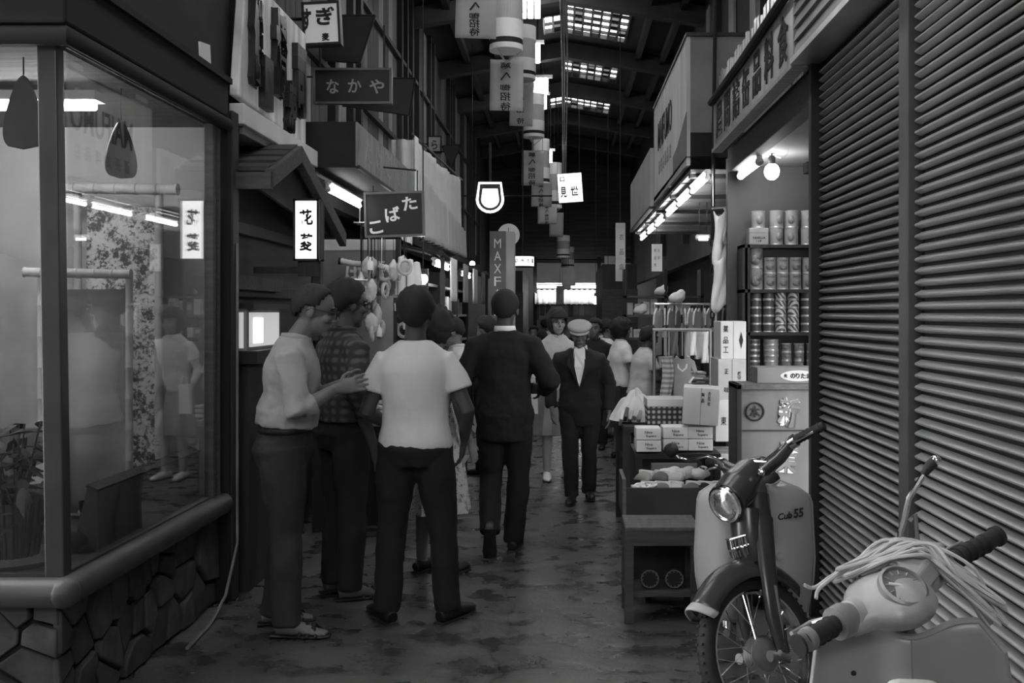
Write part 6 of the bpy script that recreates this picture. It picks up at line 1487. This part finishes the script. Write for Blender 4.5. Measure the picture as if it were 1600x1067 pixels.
for i in range(3):
    b = thing('cloth_packet', ('white crumpled packet', 'pale wrapped packet', 'lace edged packet')[i]+' on top of the tray heap', 'packet', P(1045+24*i, 745, 5.8)+Vector((0,0,-.02)), 15*i)
    mb = MB(); mb.ell((0,0,.04), (.07,.05,.035)); mb.ell((.03,.01,.05), (.04,.04,.03)); soft(mb.build('wrap', ('paper_white','paper','cream')[i], b), .008, 2, .02, .04)
# slatted stand with round tins inside
t = thing('slatted_stand', 'low wooden slatted stand with dark round lids inside', 'stand', (.52, 5.02, 0))
x0, x1 = P(977,0,4.9).x-.52, P(1093,0,4.9).x-.52; zt = P(0, 820, 4.9).z-.01
for i in range(5): MB().box(x0, x1, -.13+i*.062, -.13+i*.062+.055, zt-.02, zt).build('slat', 'mid_wood', t, smooth=False, bevel=.003)
for x in (x0+.02, x1-.02):
    for y in (-.11, .15): MB().box(x-.022, x+.022, y-.022, y+.022, 0, zt-.02).build('leg', 'grey_wood', t, smooth=False, bevel=.003)
MB().box(x0, x1, -.135, -.115, zt-.09, zt-.02).build('apron_rail', 'grey_wood', t, smooth=False)
MB().box(x0, x1, -.12, .16, .13, .15).build('lower_shelf', 'grey_wood', t, smooth=False)
MB().box(x0+.03, x1-.03, .13, .15, .15, zt-.03).build('back_board', 'soft_black', t, smooth=False)
for i, p in enumerate((1015, 1053)):
    o = thing('round_lid', ('dark round lid with a starred rim in the stand, street side', 'dark round lid with a starred rim in the stand, inner side')[i], 'lid', (P(p,0,4.98).x, 4.98, .152), 0, 'round lids in the stand')
    MB().lathe([(0,-.02),(.045,-.02),(.05,-.01),(.05,.01),(.045,.02),(0,.02)], 28, (0,0,.05), rot('X', 90)).build('disc', 'soft_black', o)
    torus(MB(), (0,-.02,.05), .043, .003, (0,1,0), 28, 6).build('rim_ring', 'carton_dark', o)
    for q in range(12):
        a = q*math.pi/6; MB().tube([(.034*math.cos(a),-.022,.05+.034*math.sin(a)), (.042*math.cos(a+.2),-.022,.05+.042*math.sin(a+.2))], .002, 5).build('rim_mark', 'carton_dark', o)
t = thing('plank_bundle', 'pair of pale planks lying behind the slatted stand', 'plank', (.55, 5.33, 0))
MB().box(-.13, .15, -.1, .06, .39, .42).build('plank', 'pale_wood', t, smooth=False, bevel=.003)
for x in (-.1, .12): MB().box(x-.015, x+.015, -.08, .05, 0, .39).build('support', 'dark_wood', t, smooth=False)
t = thing('low_box', 'shallow wooden box with a printed lid behind the moped', 'box', (.86, 5.05, 0))
MB().box(-.14, .10, -.12, .22, 0, .38).build('body', 'dark_wood', t, smooth=False, bevel=.004)
for i in range(3): MB().obox((-.02, -.08+.1*i, .40), (.24, .09, .02), rot('X', 4)).build('slat', 'mid_wood', t, smooth=False, bevel=.003)

# ------------------------------------------------------------------ stalls on the other side: tobacco counter, toys, lampshades
t = thing('tobacco_counter', 'tobacco counter with pale trim and white hiragana on its panel', 'counter', (-1.6, 9.1, 0))
x0, x1 = P(497,0,9.0).x+1.6, P(622,0,9.0).x+1.6
z0, z1, z2 = P(0,462,9.0).z, P(0,391,9.0).z, P(0,374,9.0).z
MB().box(x0, x1, -.1, -.06, z0, z1).build('sign_panel', mat('tob', .2, .5, .2, 4), t, smooth=False)
MB().box(x0-.02, x1+.01, -.11, -.05, z1, z2).build('trim', 'cream', t, smooth=False, bevel=.004)
MB().box(x0-.02, x1+.01, -.11, -.05, z0-.03, z0).build('lower_trim', 'cream', t, smooth=False)
for x in (x0+.0, x1): MB().box(x-.02, x+.02, -.12, -.05, 0, z2).build('post', 'dark_wood', t, smooth=False)
MB().box(x0, x1, -.1, .4, .0, .9).build('counter_base', 'dark_wood', t, smooth=False); MB().box(x0-.02, x1+.03, -.14, .4, .9, .93).build('counter_top', 'pale_wood', t, smooth=False)
MB().box(x0, x1, .38, .42, .93, z0).build('back_panel', 'grey_wall', t, smooth=False)
lettering([('ば', -.30, (z0+z1)/2-.01, .13, .17), ('こ', -.06, (z0+z1)/2+.06, .12, .1)], (-1.6, 8.995, 0), (1,0,0), (0,0,1), 'white_ink', t, bold=.04)
# hose, rings, hangers and plastic toys bunched over it
t = thing('vacuum_hose', 'ribbed pale hose slung across the hanging toys', 'hose', P(570, 420, 8.7))
pts = [P(533,408,8.7), P(555,412,8.68), P(585,414,8.66), P(605,420,8.64), P(618,432,8.62)]
q = cat(pts+[pts[-1]], 12); MB().tube(q, [.024+(.004 if i % 2 else 0) for i in range(len(q))], 10).build('hose', 'paper', t, world=True)
MB().tube([q[0], q[0]+Vector((-.02,0,.002))], .032, 12).build('nozzle', 'black_paint', t, world=True)
rod(t, q[len(q)//2], q[len(q)//2]+Vector((0,.06,.75)), .004, 'steel', 'cord')
t = thing('hanger_rail', 'black rail of wire hangers at the toy stall', 'rail', P(545, 440, 8.4))
rod(t, P(508,460,8.2), P(535,436,8.5), .03, 'black_paint', 'rail_end'); rod(t, P(535,436,8.5), P(575,438,8.55), .01, 'steel', 'bar'); rod(t, P(575,438,8.55), P(575,438,8.55)+Vector((0,.1,.8)), .004, 'steel', 'cord')
for i in range(10):
    c = P(540+i*3.6, 444, 8.52); torus(MB(), c, .03, .003, (1,.2,0), 16, 5).build('hanger_ring', 'steel', t, world=True)
r = random.Random(4)
for i in range(34):
    c = P(r.uniform(562,640), r.uniform(415,530), r.uniform(8.5,8.9)); kind = i % 3
    t = thing('plastic_toy', ('pale plastic bag of toys', 'clear plastic ring toy', 'white plastic bottle toy')[kind]+' in the bunch hanging at the toy stall', 'toy', c, r.uniform(0,180), 'toys hanging at the stall')
    if kind == 0:
        mb = MB(); mb.ell((0,0,.05), (.06,.04,.09)); mb.tube([(0,0,.1),(0,0,.15)], [.02,.008], 8); soft(mb.build('bag', 'paper', t), .009, 2, .02, .04)
    elif kind == 1: torus(MB(), (0,0,.05), .06, .016, (0,1,0), 20, 8).build('ring', 'paper', t)
    else: MB().lathe([(0,0),(.028,0),(.03,.06),(.012,.09),(.012,.11),(0,.11)], 14).build('bottle', 'paper_white', t)
    MB().tube([(0,0,.1), (0,0,max(.12, 2.3-c.z))], .003, 5).build('string', 'soft_black', t)
t = thing('toy_rail', 'thin rail carrying the bunch of hanging toys', 'rail', (-1.55, 8.7, 2.3))
for yy in (8.55, 8.7, 8.85): rod(t, (-1.8, yy, 2.3), (-1.3, yy, 2.3), .008, 'steel', 'bar')
for xx in (-1.78, -1.5): rod(t, (xx, 8.7, 2.3), (xx, 8.7, 2.56), .006, 'steel', 'hanger')
for i, (p, y) in enumerate(((625,400),(638,404),(648,408))):
    c = P(p+2, 460, 8.75); h = P(0, y, 8.75).z-c.z
    t = thing('glass_chimney', ('tallest', 'middle', 'shortest')[i]+' of the three white tapered lamp shades', 'shade', (c.x, 8.75+.02*i, c.z), 0, 'white tapered shades')
    MB().lathe([(.05,0),(.052,.1),(.045,h*.6),(.028,h*.97),(.0,h)], 20).build('shade', 'lantern_paper', t); MB().lathe([(.02,0),(.056,0),(.056,.012),(.02,.012)], 20).build('base_ring', 'paper_white', t)
t = thing('shade_shelf', 'narrow shelf carrying the three white tapered shades', 'shelf', (P(640,0,8.75).x, 8.77, 0)); zz = P(0,460,8.75).z
MB().box(-.14, .14, -.08, .10, zz-.03, zz-.001).build('shelf_board', 'pale_wood', t, smooth=False); MB().box(-.12, .12, .07, .1, 0, zz-.03).build('back_board', 'dark_wood', t, smooth=False)
for x in (-.12, .12): MB().box(x-.015, x+.015, -.07, -.04, 0, zz-.03).build('leg', 'dark_wood', t, smooth=False)
# table with folded papers by the group, goods cabinets beyond
t = stall('goods table heaped with cloth beyond the standing group', -1.75, -1.1, 6.9, 1.2, .78, 'pale_wood')
for i in range(6):
    o = thing('folded_cloth', 'folded cloth pile on the table beyond the standing group', 'cloth', (-1.5+.13*(i % 4), 7.15+.3*(i//4), .782), r.uniform(-20,20), 'cloth piles on the table')
    for q in range(3): MB().box(-.09, .09, -.08, .08, .03*q, .03*q+.027).build('fold', r.choice(['paper_white','grey_cloth','paper','carton']), o, smooth=False, bevel=.009)
t = thing('white_bin', 'white boxed counter side beyond the man in the T-shirt', 'counter', (-.98, 8.55, 0))
MB().box(-.35, .13, -.12, .5, .22, .84).build('body', 'paper', t, smooth=False, bevel=.006); MB().box(-.36, .14, -.13, .51, .84, .87).build('top', 'pale_wood', t, smooth=False); MB().box(-.33, .11, -.1, .48, 0, .22).build('plinth', 'soft_black', t, smooth=False)
def goods_case(label, xw, Ya, Yb, zt, seed):
    rr = random.Random(seed); t = thing('goods_cabinet', label, 'cabinet', (xw-.2, (Ya+Yb)/2, 0)); L = Yb-Ya
    MB().box(-.22, -.18, -L/2, L/2, 0, zt).build('back_panel', 'grey_wall', t, smooth=False); MB().box(-.2, .2, -L/2, L/2, 0, .75).build('base', 'dark_wood', t, smooth=False)
    lv = [.78, 1.15, 1.5, 1.85]
    for z in lv: MB().box(-.2, .18, -L/2, L/2, z-.03, z).build('shelf_board', 'pale_wood', t, smooth=False)
    for y in (-L/2, 0, L/2): MB().box(-.2, .2, y-.02, y+.02, 0, zt).build('upright', 'dark_wood', t, smooth=False)
    for z in lv[:4]:
        if z > zt-.2: continue
        y = -L/2+.08
        while y < L/2-.12:
            w = rr.uniform(.08, .16); h = rr.uniform(.12, .28)
            o = thing('boxed_good', 'boxed good on the shelves of the '+label.split(' beside')[0], 'box', (xw-.2+.06, (Ya+Yb)/2+y+w/2, z), 90+rr.uniform(-6,6), 'boxed goods, '+label)
            MB().box(-w/2+.005, w/2-.005, -.06, .06, 0, h).build('box_body', rr.choice(['paper_white','carton','can_fruit','paper','can_label','grey_cloth']), o, smooth=False, bevel=.004); MB().box(-w/4, w/4, -.0, .062, h*.3, h*.7).build('label_patch', 'can_fruit', o, smooth=False)
            y += w+.02
goods_case('pale goods cabinet beside the bulb', -1.45, 9.7, 11.7, 2.0, 1)
goods_case('far goods cabinet beside the pillar sign', -1.45, 12.2, 15.2, 2.0, 2)
fluorescent('fluorescent tube lighting the pale goods cabinet', (-1.3, 10.0, 2.02), (-1.3, 11.2, 2.02), group='cabinet tubes')
fluorescent('fluorescent tube lighting the far goods cabinet', (-1.3, 12.6, 2.02), (-1.3, 13.8, 2.02), group='cabinet tubes')
t = thing('black_awning', 'sagging black awning over the far goods cabinets', 'awning', (-1.2, 12, 2.2))
MB().grid(lambda u, v: (-1.9+.7*v, 9.75+6*u, 2.26-.15*v-.03*math.sin(u*18)*v), 40, 6).build('cloth', 'soft_black', t, world=True, thick=.01, angle=0)
MB().tube([(-1.2, 9.75+6*i/20, 2.11-.03*math.sin(i/20*18)) for i in range(21)], .03, 8).build('roll_edge', 'soft_black', t, world=True)
for y in (9.8, 12.7, 15.7): rod(t, (-1.2, y, 2.1), (-1.9, y, 2.26), .012)
for y in (9.9, 15.6): MB().box(-1.22, -1.18, y-.02, y+.02, 0, 2.1).build('awning_post', 'dark_wood', t, world=True, smooth=False)
for i in range(4):
    y = 10.6+i*1.3; t = thing('hung_cloth', ('white', 'grey', 'pale', 'dark')[i]+' cloth hanging under the black awning', 'cloth', (-1.17, y, 1.6), 0, 'cloths under the awning')
    MB().grid(lambda u, v: (.012*math.sin(u*20), (u-.5)*.5, .5-.45*v), 14, 6).build('cloth', ('white_cloth','grey_cloth','cream','carton_dark')[i], t, thick=.01, angle=0)

# ------------------------------------------------------------------ lit stall closing the far end
MB().box(-3.4, 2.9, 30.6, 30.8, 0, 3.2).build('wall_end_shop', 'plaster', kind='structure', smooth=False)
MB().box(-3.4, 2.9, Y1, 30.7, 3.05, 3.15).build('ceiling_end_shop', 'dark_wall', kind='structure', smooth=False)
MB().box(-3.5, -3.35, Y1-.1, 30.7, 0, 3.1).build('wall_end_left', 'grey_wall', kind='structure', smooth=False)
MB().box(2.85, 3.0, Y1-.1, 30.7, 0, 3.1).build('wall_end_right', 'grey_wall', kind='structure', smooth=False)
YE = 28.2
t = thing('end_awning', 'white pleated awning valance lit across the end stall', 'awning', (.05, YE, 1.7))
a, b = P(836, 452, YE), P(936, 476, YE)
MB().grid(lambda u, v: (a.x+(b.x-a.x)*u, YE+.03*math.sin(u*75)-.25*v, a.z+(b.z-a.z)*v), 90, 6).build('cloth', 'white_cloth', t, world=True, thick=.01, angle=0)
rod(t, (a.x, YE-.25, b.z), (b.x, YE-.25, b.z), .02); rod(t, (a.x, YE, a.z), (b.x, YE, a.z), .02)
for x in (a.x, b.x): MB().box(x-.05, x+.05, YE-.05, YE+.05, 0, 3.1).build('post', 'dark_wood', t, world=True, smooth=False)
for i in range(2): fluorescent(('fluorescent tube above the end awning, first of the two', 'fluorescent tube above the end awning, second of the two')[i], (a.x+.05+i*.95, YE-.32, a.z+.07), (a.x+.80+i*.95, YE-.32, a.z+.07), .04)
r = random.Random(14)
stall('end stall counter below the white awning', -.7, .9, 28.35, .8, .8)
for i in range(11):
    x = -.75+i*.16; t = thing('hung_goods', 'cloth goods hanging in a row under the white awning', 'cloth', (x, YE+.03, 1.2), r.uniform(-15,15), 'goods under the end awning')
    hh = r.uniform(.25, .5); MB().grid(lambda u, v: ((u-.5)*.13, .01*math.sin(u*9), .55-hh*v), 6, 5).build('cloth', r.choice(['white_cloth','grey_cloth','paper','carton','cream','carton_dark']), t, thick=.012, angle=0); MB().tube([(0,0,.55),(0,0,.62)], .006, 5).build('hook', 'steel', t)
MB().tube([(-.85, YE+.03, 1.82), (1.06, YE+.03, 1.82)], .015, 8).build('goods_rail', 'steel', label='thin rail under the end awning', cat='rail')
t = thing('end_post', 'grey post with a lamp arm at the far end of the passage', 'post', (1.05, 22.5, 0))
MB().box(-.12, .12, -.1, .1, 0, 2.8).build('shaft', 'grey_wall', t, smooth=False); MB().tube([(-.12,-.02,1.95),(-.3,-.02,2.05)], .02, 6).build('lamp_arm', 'steel', t)
for (x, Yp, lab) in ((-.95, 20, 'dark goods cupboard far along by the awnings'), (.98, 17.5, 'dark cupboard far along past the clothing stall')):
    t = thing('dark_cupboard', lab, 'cupboard', (x, Yp, 0)); MB().box(-.35, .2, -1.6, 1.6, 0, 2.3).build('body', 'dark_wood', t, smooth=False); MB().box(-.36, .21, -1.62, -1.6, .9, 1.9).build('door', 'grey_wood', t, smooth=False); MB().box(.0, .03, -1.64, -1.62, 1.2, 1.35).build('handle', 'steel', t)
